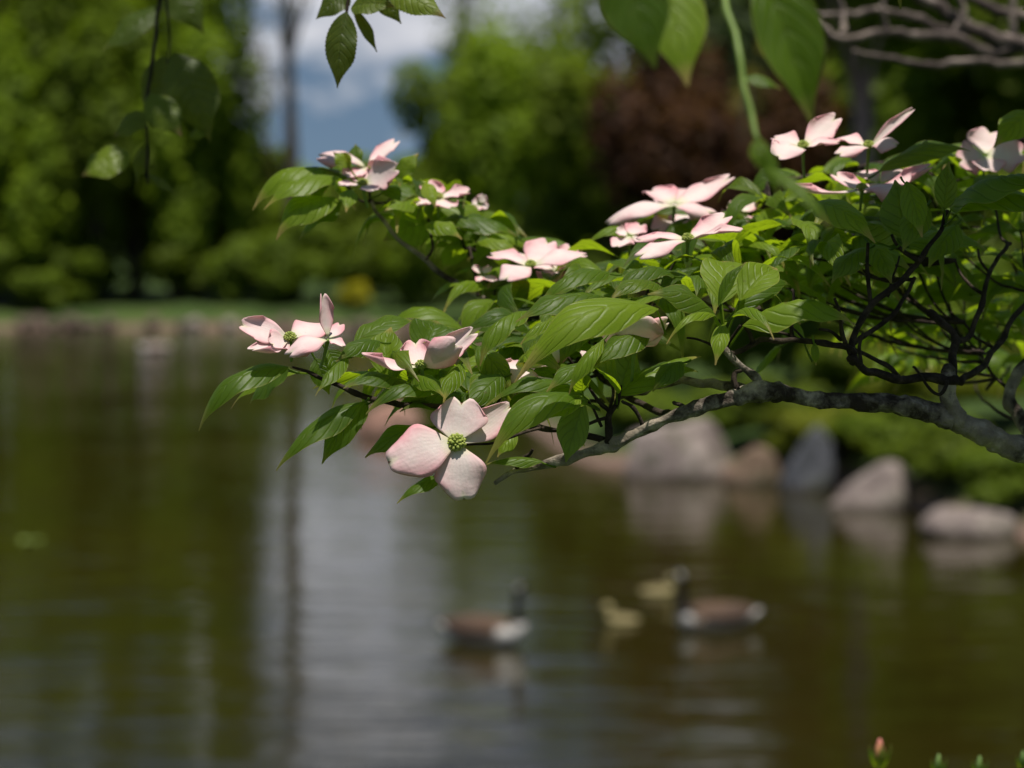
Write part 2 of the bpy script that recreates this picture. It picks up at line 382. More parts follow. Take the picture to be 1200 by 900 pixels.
def vc_material():
    m, nt, out = mat('plumage')
    a = N_(nt, 'ShaderNodeAttribute', attribute_name='Col').outputs['Color']
    obj = N_(nt, 'ShaderNodeTexCoord').outputs['Object']
    n = nz_(nt, obj, 60, 4); w = N_(nt, 'ShaderNodeTexWave'); w.inputs['Scale'].default_value = 14; w.inputs['Distortion'].default_value = 3
    L_(nt, obj, w.inputs['Vector'])
    c = mixc(nt, math_(nt, 'MULTIPLY', w.outputs['Fac'], 0.25), a, mixc(nt, 0.5, a, (0.02, 0.015, 0.01)))
    pb = pbsdf(nt, c, 0.75, 0.2, bump_(nt, n, 0.004, 0.8)); L_(nt, pb.outputs[0], out.inputs[0]); return m
M['plumage'] = vc_material()
M['bill'] = simple('goose_bill', (0.015, 0.014, 0.013), (0.03, 0.028, 0.026), 80, 0.4)
M['lily'] = simple('floating_leaf_green', (0.20, 0.30, 0.05), (0.30, 0.40, 0.08), 12, 0.4)

# ------------------------------------------------------------------ ground and water
SHORE = [(-90, 40), (-62, 72), (-34, 85), (-18, 89), (-8, 88.5), (-3.5, 87), (-0.5, 78), (0.4, 60), (0.2, 45), (1.0, 37.5), (2.5, 35.4), (4.3, 34.2),
         (4.9, 31.6), (5.7, 28.9), (7.6, 24), (10.5, 14), (9.5, 7.5), (5.5, 6.4), (3, 6.6), (0, 5.6), (-2, 6.4), (-4, 6.8), (-9, 6), (-30, 9), (-70, 16)]
def sdist(X, Y):
    """>0 on land, <0 in the pond"""
    pts = np.array(SHORE, float); n = len(pts)
    best = np.full(X.shape, 1e9); inside = np.zeros(X.shape, bool)
    for i in range(n):
        x1, y1 = pts[i]; x2, y2 = pts[(i+1) % n]
        dx, dy = x2-x1, y2-y1
        t = np.clip(((X-x1)*dx + (Y-y1)*dy)/(dx*dx+dy*dy), 0, 1)
        best = np.minimum(best, np.hypot(X-x1-t*dx, Y-y1-t*dy))
        cross = ((y1 > Y) != (y2 > Y)) & (X < (x2-x1)*(Y-y1)/((y2-y1) if y2 != y1 else 1e-9) + x1)
        inside ^= cross
    return np.where(inside, -best, best)
def ground_z(X, Y):
    X = np.asarray(X, float); Y = np.asarray(Y, float)
    s = sdist(X, Y)
    near = 1/(1+np.exp((Y-14)/1.5))
    sp = np.maximum(s, 0)
    far_h = 0.75*(1-np.exp(-sp/1.1)) + 0.012*sp
    near_h = 2.1*(1-np.exp(-sp/0.8)) + 0.004*np.minimum(sp, 50)
    z = near*near_h + (1-near)*far_h
    und = 0.10*np.sin(X*0.55+1.3)*np.sin(Y*0.43) + 0.04*np.sin(X*1.9)*np.sin(Y*1.7+2)
    z = z + und*np.clip(sp/3, 0, 1)
    return np.where(s < 0, np.maximum(s*0.6, -1.6), z)
def gz(x, y): return float(ground_z(np.array([x]), np.array([y]))[0])
def warp(lo, hi, n, c, a):
    t0, t1 = math.asinh((lo-c)/a), math.asinh((hi-c)/a)
    return c + a*np.sinh(np.linspace(t0, t1, n))
xs = warp(-900, 900, 300, 2.0, 8.0); ys = np.concatenate([warp(-120, 60, 190, 6, 7.0)[:-1], np.linspace(60, 130, 90)[:-1], np.geomspace(130, 2600, 40)])
X, Y = np.meshgrid(xs, ys)
Z = ground_z(X, Y)
nx, ny = len(xs), len(ys)
vv = np.stack([X.ravel(), Y.ravel(), Z.ravel()], 1)
idx = np.arange(nx*ny).reshape(ny, nx)
ff = np.stack([idx[:-1, :-1].ravel(), idx[:-1, 1:].ravel(), idx[1:, 1:].ravel(), idx[1:, :-1].ravel()], 1)
me = bpy.data.meshes.new('ground'); me.from_pydata(vv.tolist(), [], ff.tolist())
me.polygons.foreach_set('use_smooth', [True]*len(me.polygons)); me.materials.append(M['ground'])
go = bpy.data.objects.new('ground', me); COL.objects.link(go); tag(go, kind='structure')
mb = MB(); mb.add([(-120, 2, 0), (40, 2, 0), (40, 125, 0), (-120, 125, 0)], [(0, 1, 2, 3)])
wt = mb.build('water', M['water'], smooth=False); tag(wt, kind='structure')

# ------------------------------------------------------------------ rocks
def rock_mesh(c, sx, sy, h, seed, tilt=(0, 0), sub=4, wedge=0.0, npl=9):
    bm = bmesh.new(); bmesh.ops.create_icosphere(bm, subdivisions=sub, radius=1)
    rnd = random.Random(seed)
    planes = [(Vector((rnd.gauss(0, 1), rnd.gauss(0, 1), rnd.gauss(0, 0.8)+.2)).normalized(), rnd.uniform(0.62, 0.88)) for _ in range(npl)]
    for v in bm.verts:
        p = v.co.copy()
        for n, dd in planes:
            e = p.dot(n)-dd
            if e > 0: p -= n*e*0.85
        p *= 1 + 0.10*noise.noise(p*1.7+Vector((seed, 0, 0))) + 0.05*noise.noise(p*5+Vector((0, seed, 0)))
        v.co = p
    mt = Matrix.Rotation(tilt[0], 3, 'X') @ Matrix.Rotation(tilt[1], 3, 'Y')
    vs = []
    for v in bm.verts:
        zz = v.co.z*((1-abs(wedge)) + abs(wedge)*(1+(1 if wedge > 0 else -1)*v.co.x)) if wedge else v.co.z
        p = Vector((v.co.x*sx, v.co.y*sy, zz*h)); p = mt @ p; vs.append(p + Vector(c))
    fs = [tuple(x.index for x in f.verts) for f in bm.faces]
    bm.free(); m_ = MB(); m_.add(vs, fs); return m_
def add_rock(px, wy, wpx, hpx, mk, seed, label, tilt=(0, 0), group=None, depth=0.8, wedge=0.0, npl=9):
    d = CAM_Z/((wy-270)*K); s = K*d
    x, y = WXY(px, d)
    o = empty('rock', (x, y, 0))     # base point
    bpy.data.objects.remove(o)
    m_ = rock_mesh((0, 0, 0), wpx*s/2*1.12, wpx*s/2*depth, hpx*s*1.12, seed, tilt, 4, wedge, npl)
    ob = m_.build('rock', M[mk]); ob.location = (x, y + wpx*s/2*depth*0.8, 0.0)
    tag(ob, label, 'rock', group)
    return ob
add_rock(797, 563, 136, 68, 'rock_a', 5, 'big pale pinkish grey boulder at the waterline, largest of the rocks', npl=4)
add_rock(882, 570, 70, 44, 'rock_b', 9, 'low brown rock between the big boulder and the blue grey one')
add_rock(946, 578, 56, 78, 'rock_c', 14, 'tall blue grey rock leaning beside the green shrubs', tilt=(0, R(14)), wedge=.25)
add_rock(1030, 600, 98, 42, 'rock_a', 23, 'pale wedge shaped rock sloping down to the left at the waterline', wedge=.62, npl=4)
add_rock(1146, 632, 104, 38, 'rock_a', 31, 'flat topped grey rock at the water, furthest right')
add_rock(1092, 604, 34, 16, 'rock_e', 37, 'small reddish rock between the wedge rock and the flat rock')
add_rock(452, 512, 84, 34, 'rock_d', 41, 'salmon coloured rock in the pond behind the flowering branch', depth=0.6)
rr = random.Random(4)
i = 0
for px in np.arange(-60, 560, 17):
    px = float(px) + rr.uniform(-5, 5)
    x, _ = WXY(px, 88.6)
    # find the shore
    yy = 86.0
    while gz(x, yy) < 0.02 and yy < 95: yy += 0.25
    if rr.random() < .3: continue
    ob = rock_mesh((0, 0, 0), rr.uniform(.22, .5), rr.uniform(.3, .45), rr.uniform(.12, .42), 100+i, sub=2).build('bank_stone', M['rock_e'] if rr.random() < .8 else M['rock_a'])
    ob.location = (x, yy+0.1, 0.12); i += 1
    tag(ob, 'blurred reddish grey edging stone along the far bank', 'stone', 'stones edging the far bank')

# ------------------------------------------------------------------ background trees and shrubs
def crown_np(seed, rx, ry, rz, n, size, lobes=16, sparse=0.0, flat=1.0):
    g = np.random.default_rng(seed)
    c = g.normal(size=(lobes, 3)); c /= np.linalg.norm(c, axis=1)[:, None]; c *= g.uniform(0.25, 0.85, (lobes, 1))
    lr = g.uniform(0.22, 0.42, lobes)
    k = g.integers(0, lobes, n)
    d = g.normal(size=(n, 3)); d /= np.linalg.norm(d, axis=1)[:, None]
    r = g.uniform(0.45, 1.05, n)**0.6
    p = c[k] + d*lr[k][:, None]*r[:, None]
    p[:, 2] *= flat
    keep = np.ones(n, bool)
    ctr = p*np.array([rx, ry, rz])
    nrm = d + np.array([0, -0.25, 0.75]) + g.normal(size=(n, 3))*0.45; nrm /= np.linalg.norm(nrm, axis=1)[:, None]
    a = np.cross(nrm, g.normal(size=(n, 3))); a /= np.linalg.norm(a, axis=1)[:, None]; b = np.cross(nrm, a)
    s = size*g.uniform(0.6, 1.35, n)[:, None]
    v = np.stack([ctr-a*s, ctr-b*s*0.55+nrm*s*0.15, ctr+a*s, ctr+b*s*0.55+nrm*s*0.15], 1).reshape(-1, 3)
    rv = np.repeat(g.uniform(0, 1, n)*0.5 + np.repeat(0, n) + (g.uniform(0, 1, lobes)[k])*0.5, 4)
    return v, rv, c*np.array([rx, ry, rz])
def np_mesh(name, v, rv, m):
    n = len(v)//4
    me = bpy.data.meshes.new(name)
    me.vertices.add(len(v)); me.vertices.foreach_set('co', v.astype(np.float32).ravel())
    me.loops.add(n*4); me.loops.foreach_set('vertex_index', np.arange(n*4, dtype=np.int32))
    me.polygons.add(n); me.polygons.foreach_set('loop_start', np.arange(0, n*4, 4, dtype=np.int32)); 
    at = me.attributes.new('rnd', 'FLOAT', 'POINT'); at.data.foreach_set('value', rv.astype(np.float32))
    me.materials.append(m); me.update(calc_edges=True); me.validate()
    return me
def make_tree(name, px, d, top, rpx_m, color, label, cat='tree', group='trees around the pond', n=6000, size=0.24, z0=None,
              trunk_r=0.16, bark='farbark', lobes=18, seed=0, crown_low=0.10, xoff=0.0):
    x, y = WXY(px, d); x += xoff; g0 = gz(x, y)
    root = empty(name, (x, y, g0), label, cat, group)
    if cat == 'shrub' and d > 80 and rpx_m > 1: rpx_m *= 1.3
    H = top - g0
    zl = H*crown_low if z0 is None else z0
    rz = (H-zl)/2/0.95; cz = zl + rz*0.95
    v, rv, lc = crown_np(seed, rpx_m, rpx_m, rz, n, size, lobes)
    v = v + np.array([0, 0, cz])
    v[:, 2] = np.maximum(v[:, 2], 0.03)
    me = np_mesh('crown', v, rv, M['foliage'])
    o = bpy.data.objects.new('crown', me); COL.objects.link(o); o.parent = root; o.color = (*color, 1)
    rnd = random.Random(seed+50)
    mb = MB()
    base = Vector((x, y, g0-0.1))
    if cat == 'shrub':
        for j in range(6):
            t = Vector(lc[j % len(lc)])*0.7 + Vector((x, y, g0+cz))
            tube(mb, [base, base.lerp(t, .5)+Vector((0, 0, .1*H)), t], [trunk_r, trunk_r*.6, trunk_r*.2], 5, 3)
        mb.build('stem', M[bark], root)
    else:
        topp = Vector((x+rnd.uniform(-.3, .3), y, g0+zl+(H-zl)*0.82))
        m1 = base.lerp(topp, .35)+Vector((rnd.uniform(-.15, .15), 0, 0)); m2 = base.lerp(topp, .7)+Vector((rnd.uniform(-.2, .2), 0, 0))
        tube(mb, [base, m1, m2, topp], [trunk_r*1.25, trunk_r, trunk_r*.6, trunk_r*.15], 8, 4, knob=0.1)
        mb.build('trunk', M[bark], root)
        lb = MB()
        for j in range(min(9, len(lc))):
            t = Vector(lc[j])*0.95 + Vector((x, y, g0+cz)); k = min(max((t.z-g0)/H-0.25, .15), .75)
            s_ = base.lerp(topp, k)
            tube(lb, [s_, s_.lerp(t, .5)+Vector((0, 0, .15)), t], [trunk_r*.4, trunk_r*.22, trunk_r*.06], 5, 3)
        lb.build('limb', M[bark], root)
    return root
GD = (0.072, 0.108, 0.010); GM = (0.080, 0.125, 0.012); GB = (0.105, 0.165, 0.014); GY = (0.10, 0.125, 0.012)
GG = (0.045, 0.070, 0.040); MR = (0.046, 0.024, 0.018); GBr = (0.075, 0.075, 0.03)
T = [
 # px, d, top z, r, colour, kind label, n, size, extra
 (-95, 95, 20, 4.0, GM, 'tall leafy green tree at the far left edge of the pond view', {}),
 (-5, 99, 20, 3.8, GD, 'tall dark green tree on the far bank, second from the left', {}),
 (70, 96, 18.5, 3.4, GM, 'tall mid green tree left of the dark trunk on the far bank', {}),
 (160, 98, 20.5, 3.6, GM, 'tall green tree with a dark trunk showing above the far bank', dict(trunk_r=.22, crown_low=.13)),
 (238, 95, 17.5, 2.4, GB, 'bright green tree just left of the opening of sky', {}),
 (115, 104, 17, 4.0, GD, 'dark green tree standing behind the left group', {}),
 (20, 106, 15, 4.0, GD, 'dark green tree deep in the left wood', {}),
 (265, 102, 8.5, 3.2, GD, 'lower dark green tree under the opening of sky', dict(crown_low=.1)),
 (278, 98, 22, 2.9, GM, 'slender tree whose leafy crown arches above the sky opening', dict(n=3200, size=.24, trunk_r=.10, z0=12.7, lobes=20)),
 (345, 93.5, 20, 2.4, GBr, 'thin dark trunked tree standing in the opening of sky', dict(n=420, size=.17, trunk_r=.27, z0=11, lobes=20, bark='farbark')),
 (305, 101, 15, 1.4, GBr, 'thin lacy tree at the left side of the sky opening', dict(n=800, size=.17, trunk_r=.07)),
 (-50, 94, 13, 3.2, GM, 'medium green tree filling the wood at the left edge', dict(crown_low=.06)),
 (35, 93.5, 12, 3.0, GB, 'medium bright green tree in front of the tall ones, second from the left', dict(crown_low=.06)),
 (112, 93.5, 13, 2.6, GM, 'medium green tree just left of the dark trunk', dict(crown_low=.2)),
 (158, 95.5, 11, 2.6, GM, 'medium green tree between the dark trunk and the bright tree', dict(crown_low=.12)),
 (72, 94.5, 10, 2.4, GB, 'lower bright green tree in the middle of the left wood', dict(crown_low=.08)),
 (205, 93.5, 12, 2.8, GB, 'medium bright green tree just right of the dark trunk', dict(crown_low=.12)),
 (290, 205, 13, 5.5, GM, 'far green tree at the left foot of the opening of sky', dict(crown_low=.05, size=.4)),
 (350, 212, 8.8, 5.5, GM, 'far green tree under the clouds right of the thin trunk', dict(crown_low=.05, size=.4)),
 (415, 204, 8.6, 5.5, GM, 'far round green tree in the middle of the opening of sky', dict(crown_low=.05, size=.4)),
 (470, 208, 10.0, 5.0, GM, 'far green tree at the right foot of the opening of sky', dict(crown_low=.05, size=.4)),
 (532, 100, 10.8, 3.1, GM, 'rounded green tree right of the opening of sky', dict(crown_low=.08)),
 (615, 97, 12.6, 3.4, GB, 'bright green rounded tree behind the upper flowering twig', dict(crown_low=.08)),
 (548, 112, 21, 3.0, GM, 'tall lacy green tree with sky showing through, left one', dict(n=2400, size=.2, trunk_r=.2)),
 (665, 108, 22, 4.0, GM, 'tall lacy green tree with sky showing through, right one', dict(n=2600, size=.2, trunk_r=.2)),
 (680, 84, 9.5, 3.0, GB, 'bright green tree left of the dark red one', dict(crown_low=.08)),
 (775, 58, 9.2, 2.5, MR, 'dark purple red leaved tree beyond the right bank, left one', dict(crown_low=.06, size=.15)),
 (865, 54, 8.2, 2.4, MR, 'dark purple red leaved tree beyond the right bank, right one', dict(crown_low=.06, size=.15)),
 (760, 80, 17, 4.2, GM, 'tall green tree rising behind the dark red trees', {}),
 (880, 74, 16, 4.0, GG, 'tall grey green tree behind the dark red trees', {}),
 (722, 70, 11, 2.6, GD, 'dark green tree filling the gap left of the dark red trees', dict(crown_low=.05)),
 (960, 60, 13, 3.2, GBr, 'brownish green tree behind the near pink flowers', {}),
 (1000, 43, 11, 2.6, GM, 'tree with a smooth pinkish trunk on the right bank', dict(trunk_r=.2, bark='pinkbark', z0=5.3)),
 (1070, 56, 12, 3.0, GM, 'green tree behind the bare branches', {}),
 (1140, 50, 11, 3.0, GB, 'light green tree at the right behind the bare branches', {}),
 (1240, 46, 11, 3.2, GD, 'dark green tree at the right edge', {}),
]
for k, (px, d, top, r, c, lab, ex) in enumerate(T):
    nm = 'red_leaved_tree' if c is MR else 'broadleaf_tree'
    make_tree(nm, px, d, top, r, c, lab, seed=200+k, **ex)
S = [
 (-10, 91.5, 3.2, 1.5, GM, 'bright green shrub on the far bank at the left edge'),
 (48, 91.5, 2.8, 1.3, GM, 'mid green rounded shrub on the far bank, second from the left'),
 (95, 93, 3.4, 1.4, GM, 'yellowish green shrub left of the dark trunk'),
 (225, 93, 3.4, 1.6, GD, 'dark green shrub right of the dark trunk on the far bank'),
 (275, 92, 3.8, 1.5, GM, 'mid green shrub on the far bank below the sky opening'),
 (330, 92, 4.0, 1.5, GM, 'rounded green shrub at the foot of the thin trunk'),
 (375, 93, 4.6, 1.5, GM, 'taller green shrub behind the yellow one'),
 (415, 90.0, 1.75, 0.75, (0.20, 0.20, 0.012), 'small bright yellow green shrub on the far bank'),
 (452, 92, 4.2, 1.6, GD, 'dark shrub just right of the yellow shrub'),
 (510, 91, 4.6, 1.8, GM, 'green shrub behind the outer flowers'),
 (575, 84, 4.6, 2.0, GM, 'green shrub behind the lit twig'),
 (640, 70, 4.2, 1.8, GM, 'green shrub seen below the middle flowers'),
 (700, 58, 3.6, 1.5, GM, 'green shrub left of the red leaved trees'),
 (760, 46, 2.4, 1.3, GD, 'dark shrub behind the big boulder'),
 (850, 44, 2.4, 1.3, GM, 'green shrub behind the brown rock'),
 (905, 35.6, 1.5, 0.9, GD, 'green shrub above the blue grey rock'),
 (985, 34.6, 1.25, 1.1, GY, 'mossy yellow green shrub right of the blue grey rock'),
 (1050, 33.3, 1.35, 1.3, GM, 'rounded green shrub above the wedge rock'),
 (1125, 31.2, 1.15, 1.2, GD, 'green shrub above the flat rock'),
 (1198, 29.2, 1.05, 1.1, GM, 'bright green shrub at the right edge of the bank'),
 (1060, 42, 3.2, 1.5, GD, 'taller green shrub behind the right bank shrubs, left one'),
 (1160, 40, 3.2, 1.5, GM, 'taller green shrub behind the right bank shrubs, right one'),
 (1230, 36, 2.6, 1.3, GD, 'dark green shrub at the right edge behind the bank'),
 (930, 46, 3.0, 1.4, GM, 'green shrub in the gap under the branch beside the pink trunk'),
 (1100, 35.5, 2.0, 1.6, GY, 'olive green shrub between the low and the tall shrubs of the right bank'),
 (1010, 38.5, 2.1, 1.6, GD, 'green shrub in front of the pinkish trunk'),
 (835, 37.2, 1.3, 0.9, GM, 'low green shrub peeping over the big boulder'),
 (740, 38.5, 1.2, 1.0, GM, 'low green shrub left of the big boulder'),
 (-45, 99, 7.5, 2.6, GM, 'bushy green thicket behind the far left shrubs'),
 (40, 98, 7.0, 2.8, GD, 'dark bushy thicket left of the dark trunk'),
 (120, 101, 7.5, 2.8, GD, 'dark bushy thicket directly behind the dark trunk'),
 (200, 100, 7.5, 2.8, GD, 'dark bushy thicket right of the dark trunk'),
 (285, 100, 7.0, 2.6, GM, 'bushy green thicket under the left part of the sky opening'),
 (350, 99, 6.0, 2.4, GM, 'bushy green thicket behind the thin trunk'),
 (430, 98, 6.2, 2.4, GD, 'dark green thicket behind the yellow shrub'),
 (500, 97, 7.0, 2.6, GM, 'green thicket at the right foot of the sky opening'),
]
for k, (px, d, top, r, c, lab) in enumerate(S):
    make_tree('shrub', px, d, top, r, c, lab, cat='shrub', group='shrubs along the banks', n=3000, size=0.035+0.0014*d, z0=0.05, trunk_r=.03, seed=400+k, lobes=14)
# a mass of wood behind everything that closes the horizon
g = np.random.default_rng(9)
mv = []; mr = []
for cx in np.arange(-230, 200, 6.0):
    dd = 235 + g.uniform(-8, 8)
    hh = g.uniform(7.0, 8.5) if -34 < cx < -4 else g.uniform(15, 24)
    v, rv, _ = crown_np(int(cx)+900, 6, 6, hh/2, 1100, 0.8, 26)
    v[:, 2] = np.maximum(v[:, 2]*1.12 + hh*0.46, 0.1); mv.append(v + np.array([cx, dd, gz(cx, dd)])); mr.append(rv)
me = np_mesh('far_wood', np.concatenate(mv), np.concatenate(mr), M['foliage'])
o = bpy.data.objects.new('far_wood', me); COL.objects.link(o); o.color = (*GB, 1)
tag(o, 'distant green wood closing the view behind the pond', 'wood', kind='stuff')
o['label'] = 'distant green wood closing the view behind the pond'

# ------------------------------------------------------------------ blades (leaves and bracts)
def leaf_outline(v):
    t = min(max((v-.58)/.37, 0), 1); t = t*t*(3-2*t)
    return (v**0.80)*((1-v)**1.02)/0.305*(1-.42*t)
def blade(mb, B, T_, N, W, arch=0.12, fold=-0.3, cup=0.0, kind='leaf', droop=0.0, twist=0.0, wav=0.06, rnd=0.5, nu=8, nv=14, notch=0.10, petiole=None, seed=0, roll=0.0, skew=0.0):
    D = T_-B; L = D.length; Dh = D.normalized()
    N = (N - Dh*N.dot(Dh))
    if N.length < 1e-4: N = Vector((0, 0, 1)) - Dh*Dh.z
    N.normalize()
    if roll: N = Matrix.Rotation(roll, 3, Dh) @ N
    S_ = Dh.cross(N)
    vs = []; uvs = []; fs = []
    ph = seed*1.7
    for i in range(nv+1):
        v = i/nv
        am = arch*L*4*(v**(1-0.25*skew if skew < 0 else 1))*(1-v)
        ang = twist*(v-0.2)
        Nn = N*math.cos(ang) + S_*math.sin(ang); Sn = S_*math.cos(ang) - N*math.sin(ang)
        side = 0.03*L*math.sin(v*3.1+ph)*math.sin(ph*3)          # slight sideways sweep
        for j in range(nu+1):
            u = j/nu*2-1
            if kind == 'leaf':
                h = max(leaf_outline(v)*W/2, 0.0006)
                lat = u*h; al = v
                z = abs(u)*h*math.sin(fold) + cup*h*u*u + wav*h*u*abs(u)*math.sin(v*9+ph) + wav*h*abs(u)*math.sin(v*14+ph*2.3)*0.7
                z += 0.11*h*(1-math.exp(-(abs(u)/.2)**2))      # groove along the midrib
                # quilted surface between the side veins
                q = v - 0.34*abs(u)**1.3
                z += 0.038*h*math.cos(q*12*math.pi)*(1-abs(u)**3)
                lat *= math.cos(fold)
            else:
                wv = (0.14+0.86*math.sin(math.pi/2*v/0.60)**1.1) if v < 0.60 else 1-0.20*((v-0.60)/0.40)**2
                h = W/2*wv
                ln = (1-0.36*abs(u)**3.0) + 0.03*math.exp(-((abs(u)-.45)/.25)**2) - notch*math.exp(-(u/0.2)**2)
                al = v*(1+(ln-1)*v**1.5); lat = u*h
                z = cup*W*0.5*(u*u-0.0)*min(v*1.6, 1) + fold*abs(u)*h*0.4 + wav*h*(math.sin(v*5+ph+u*2)*v*0.6 + u*abs(u)*math.sin(v*8+ph)*0.5)
                z += 0.02*L*math.exp(-(u/.18)**2)*v*(1 if notch > .05 else 0) - 0.06*L*math.exp(-(u/.22)**2)*max(v-.8, 0)*5*(0.5)
                am = arch*L*4*v*(1-v) 
            p = B + Dh*(al*L) + N*(am) + S_*side + Sn*lat + Nn*z - N*(droop*L*max(v-.55, 0)**2*2.2)
            vs.append(p); uvs.append((j/nu, v))
    for i in range(nv):
        for j in range(nu):
            a = i*(nu+1)+j; fs.append((a, a+1, a+nu+2, a+nu+1))
    mb.add(vs, fs, uvs, rnd)
    if petiole is not None:
        c = B + (petiole-B)*0.5 + Vector((0, 0, -0.001))
        r = 0.0008
        b0 = MB(); tube(b0, [petiole, c, B+Dh*0.002], [r*1.25, r, r*0.8], 5, 3)
        mb.add(b0.v, b0.f, [(0.5, 0.3)]*len(b0.v), rnd)

def norm_for(tilt):      # 0 = leaf face up, 90 = leaf face toward camera, negative = we see its underside
    t = R(tilt); return UPC*math.cos(t) - FWD*math.sin(t)

# ------------------------------------------------------------------ the flowering dogwood
TREE0 = Vector((1.10, 2.05, gz(1.10, 2.05)))
dog = empty('flowering_dogwood', TREE0, 'dogwood with pink four petalled flowers reaching in from the right over the pond', 'tree')
def pp(l, d0=1.8, d1=None):
    out = []
    n = len(l)
    for i, q in enumerate(l):
        d = q[2] if len(q) > 2 else (d0 if d1 is None else d0 + (d1-d0)*i/(n-1))
        out.append(P(q[0], q[1], d))
    return out
PX = 0.000635        # metres per photo pixel in the focal plane
skeleton = []
def limb(name, pts, r0, r1, m, knob=0.12, seed=0, seg=12, keep=True, n=6, radii=None):
    rad = radii or [r0 + (r1-r0)*i/(len(pts)-1) for i in range(len(pts))]
    if m == 'twig': rad = [r*.74 for r in rad]
    mb = MB(); ps = tube(mb, pts, rad, seg, n, knob, seed)
    if keep: skeleton.extend(ps)
    return mb.build(name, M[m], dog)
# trunk from the ground and the main limb
main = pp([(1210, 530, 1.86), (1160, 510, 1.85), (1110, 489, 1.84), (1060, 475, 1.83), (1000, 470, 1.83), (950, 467, 1.82), (920, 461, 1.82), (892, 458, 1.81),
           (858, 466, 1.81), (820, 477, 1.80), (780, 491, 1.80), (750, 505, 1.80), (720, 520, 1.80), (690, 530, 1.80), (650, 541, 1.80), (625, 548, 1.80), (600, 553, 1.80), (580, 566, 1.79)])
mr_ = [14, 13.5, 12, 12.5, 10, 9, 9.5, 11.5, 8.2, 8.2, 6.4, 6, 7.6, 5.2, 6.2, 3.8, 3, 2.2]
trunk_pts = [TREE0 + Vector((0.05, 0.05, -0.25)), TREE0+Vector((0.02, 0, 0.4)), TREE0+Vector((-0.03, -0.03, 0.85)), Vector((0.85, 1.93, TREE0.z+1.12)), Vector((0.62, 1.88, 3.33))]
limb('trunk', trunk_pts[:4]+[Vector((0.98, 2.1, 3.75)), Vector((1.0, 2.15, 4.2))], .062, .02, 'bark', keep=False, radii=[.07, .058, .05, .04, .025, .015])
limb('main_branch', [Vector((1.0, 1.98, TREE0.z+1.0)), Vector((0.82, 1.92, 3.24)), Vector((0.60, 1.88, 3.36))]+main, 0, 0, 'bark', 0.30, 3, 20, True, 9,
     radii=[.030, .020, .0135]+[r*PX for r in mr_])
limb('branch', pp([(895, 462), (872, 458), (845, 453), (800, 449), (770, 452), (745, 460), (700, 470)], 1.82, 1.92), 7*PX, 3*PX, 'bark', 0.15, 5)
limb('branch', pp([(712, 517), (703, 513), (680, 508), (650, 504), (632, 501), (602, 497), (575, 488), (540, 480), (500, 474), (460, 471), (425, 466), (395, 452), (365, 438), (343, 430)], 1.80, 1.81), 5*PX, 2.2*PX, 'twig', 0.2, 7, keep=True,
     radii=[6*PX, 5*PX, 5*PX, 4*PX, 5.5*PX, 4*PX, 3.6*PX, 4.5*PX, 4*PX, 5*PX, 4.6*PX, 3.6*PX, 2.6*PX, 1.8*PX])
limb('branch', pp([(612, 372, 2.10), (585, 358), (565, 349), (540, 335), (512, 316), (500, 304), (470, 283), (447, 256), (436, 235)], 2.10, 2.12), 4*PX, 2*PX, 'bark', 0.1, 9,
     radii=[5*PX, 4.2*PX, 4*PX, 4*PX, 4*PX, 3.6*PX, 3*PX, 3*PX, 2*PX])
limb('branch', pp([(612, 372, 2.10), (650, 400, 2.03), (700, 440, 1.95), (760, 480, 1.88), (800, 486, 1.82)]), 4*PX, 6*PX, 'twig', 0.1, 10)
# riser and the upper secondary branch
limb('branch', pp([(1118, 492), (1112, 470), (1108, 450), (1112, 435)], 1.84, 1.83), 11*PX, 10*PX, 'bark', 0.2, 12, radii=[13*PX, 10*PX, 9*PX, 8*PX])
limb('branch', pp([(1122, 445), (1100, 446), (1060, 444), (1030, 438), (1008, 431), (994, 420)], 1.83, 1.82), 8*PX, 6*PX, 'twig', 0.22, 13)
limb('branch', pp([(998, 425), (1002, 398), (1012, 370), (1030, 350), (1052, 335), (1070, 312), (1085, 295), (1102, 270), (1111, 247)], 1.82, 1.84), 6.5*PX, 3*PX, 'twig', 0.2, 14)
limb('branch', pp([(1002, 415), (990, 404), (965, 403), (939, 401), (915, 399), (893, 397), (882, 403), (868, 411), (850, 412)], 1.82, 1.81), 5*PX, 4*PX, 'twig', 0.2, 15)
limb('twig', pp([(892, 458), (884, 445), (870, 432), (858, 420), (849, 410)], 1.81), 5.5*PX, 4*PX, 'bark', 0.25, 16)
limb('branch', pp([(1115, 440), (1116, 415), (1120, 398), (1108, 382), (1088, 366)], 1.86, 1.9), 7*PX, 6*PX, 'twig', 0.2, 17)
limb('branch', pp([(1118, 402), (1138, 388), (1150, 365), (1154, 338), (1160, 318), (1176, 293), (1184, 285)], 1.9, 1.98), 5.5*PX, 3*PX, 'twig', 0.2, 18)
limb('branch', pp([(1215, 520), (1192, 485), (1185, 460), (1192, 438), (1215, 415)], 1.95, 2.0), 8*PX, 7*PX, 'bark', 0.2, 19)
limb('branch', pp([(1125, 448), (1150, 432), (1170, 405), (1190, 370), (1220, 340)], 1.88, 2.0), 6*PX, 4*PX, 'twig', 0.2, 20)
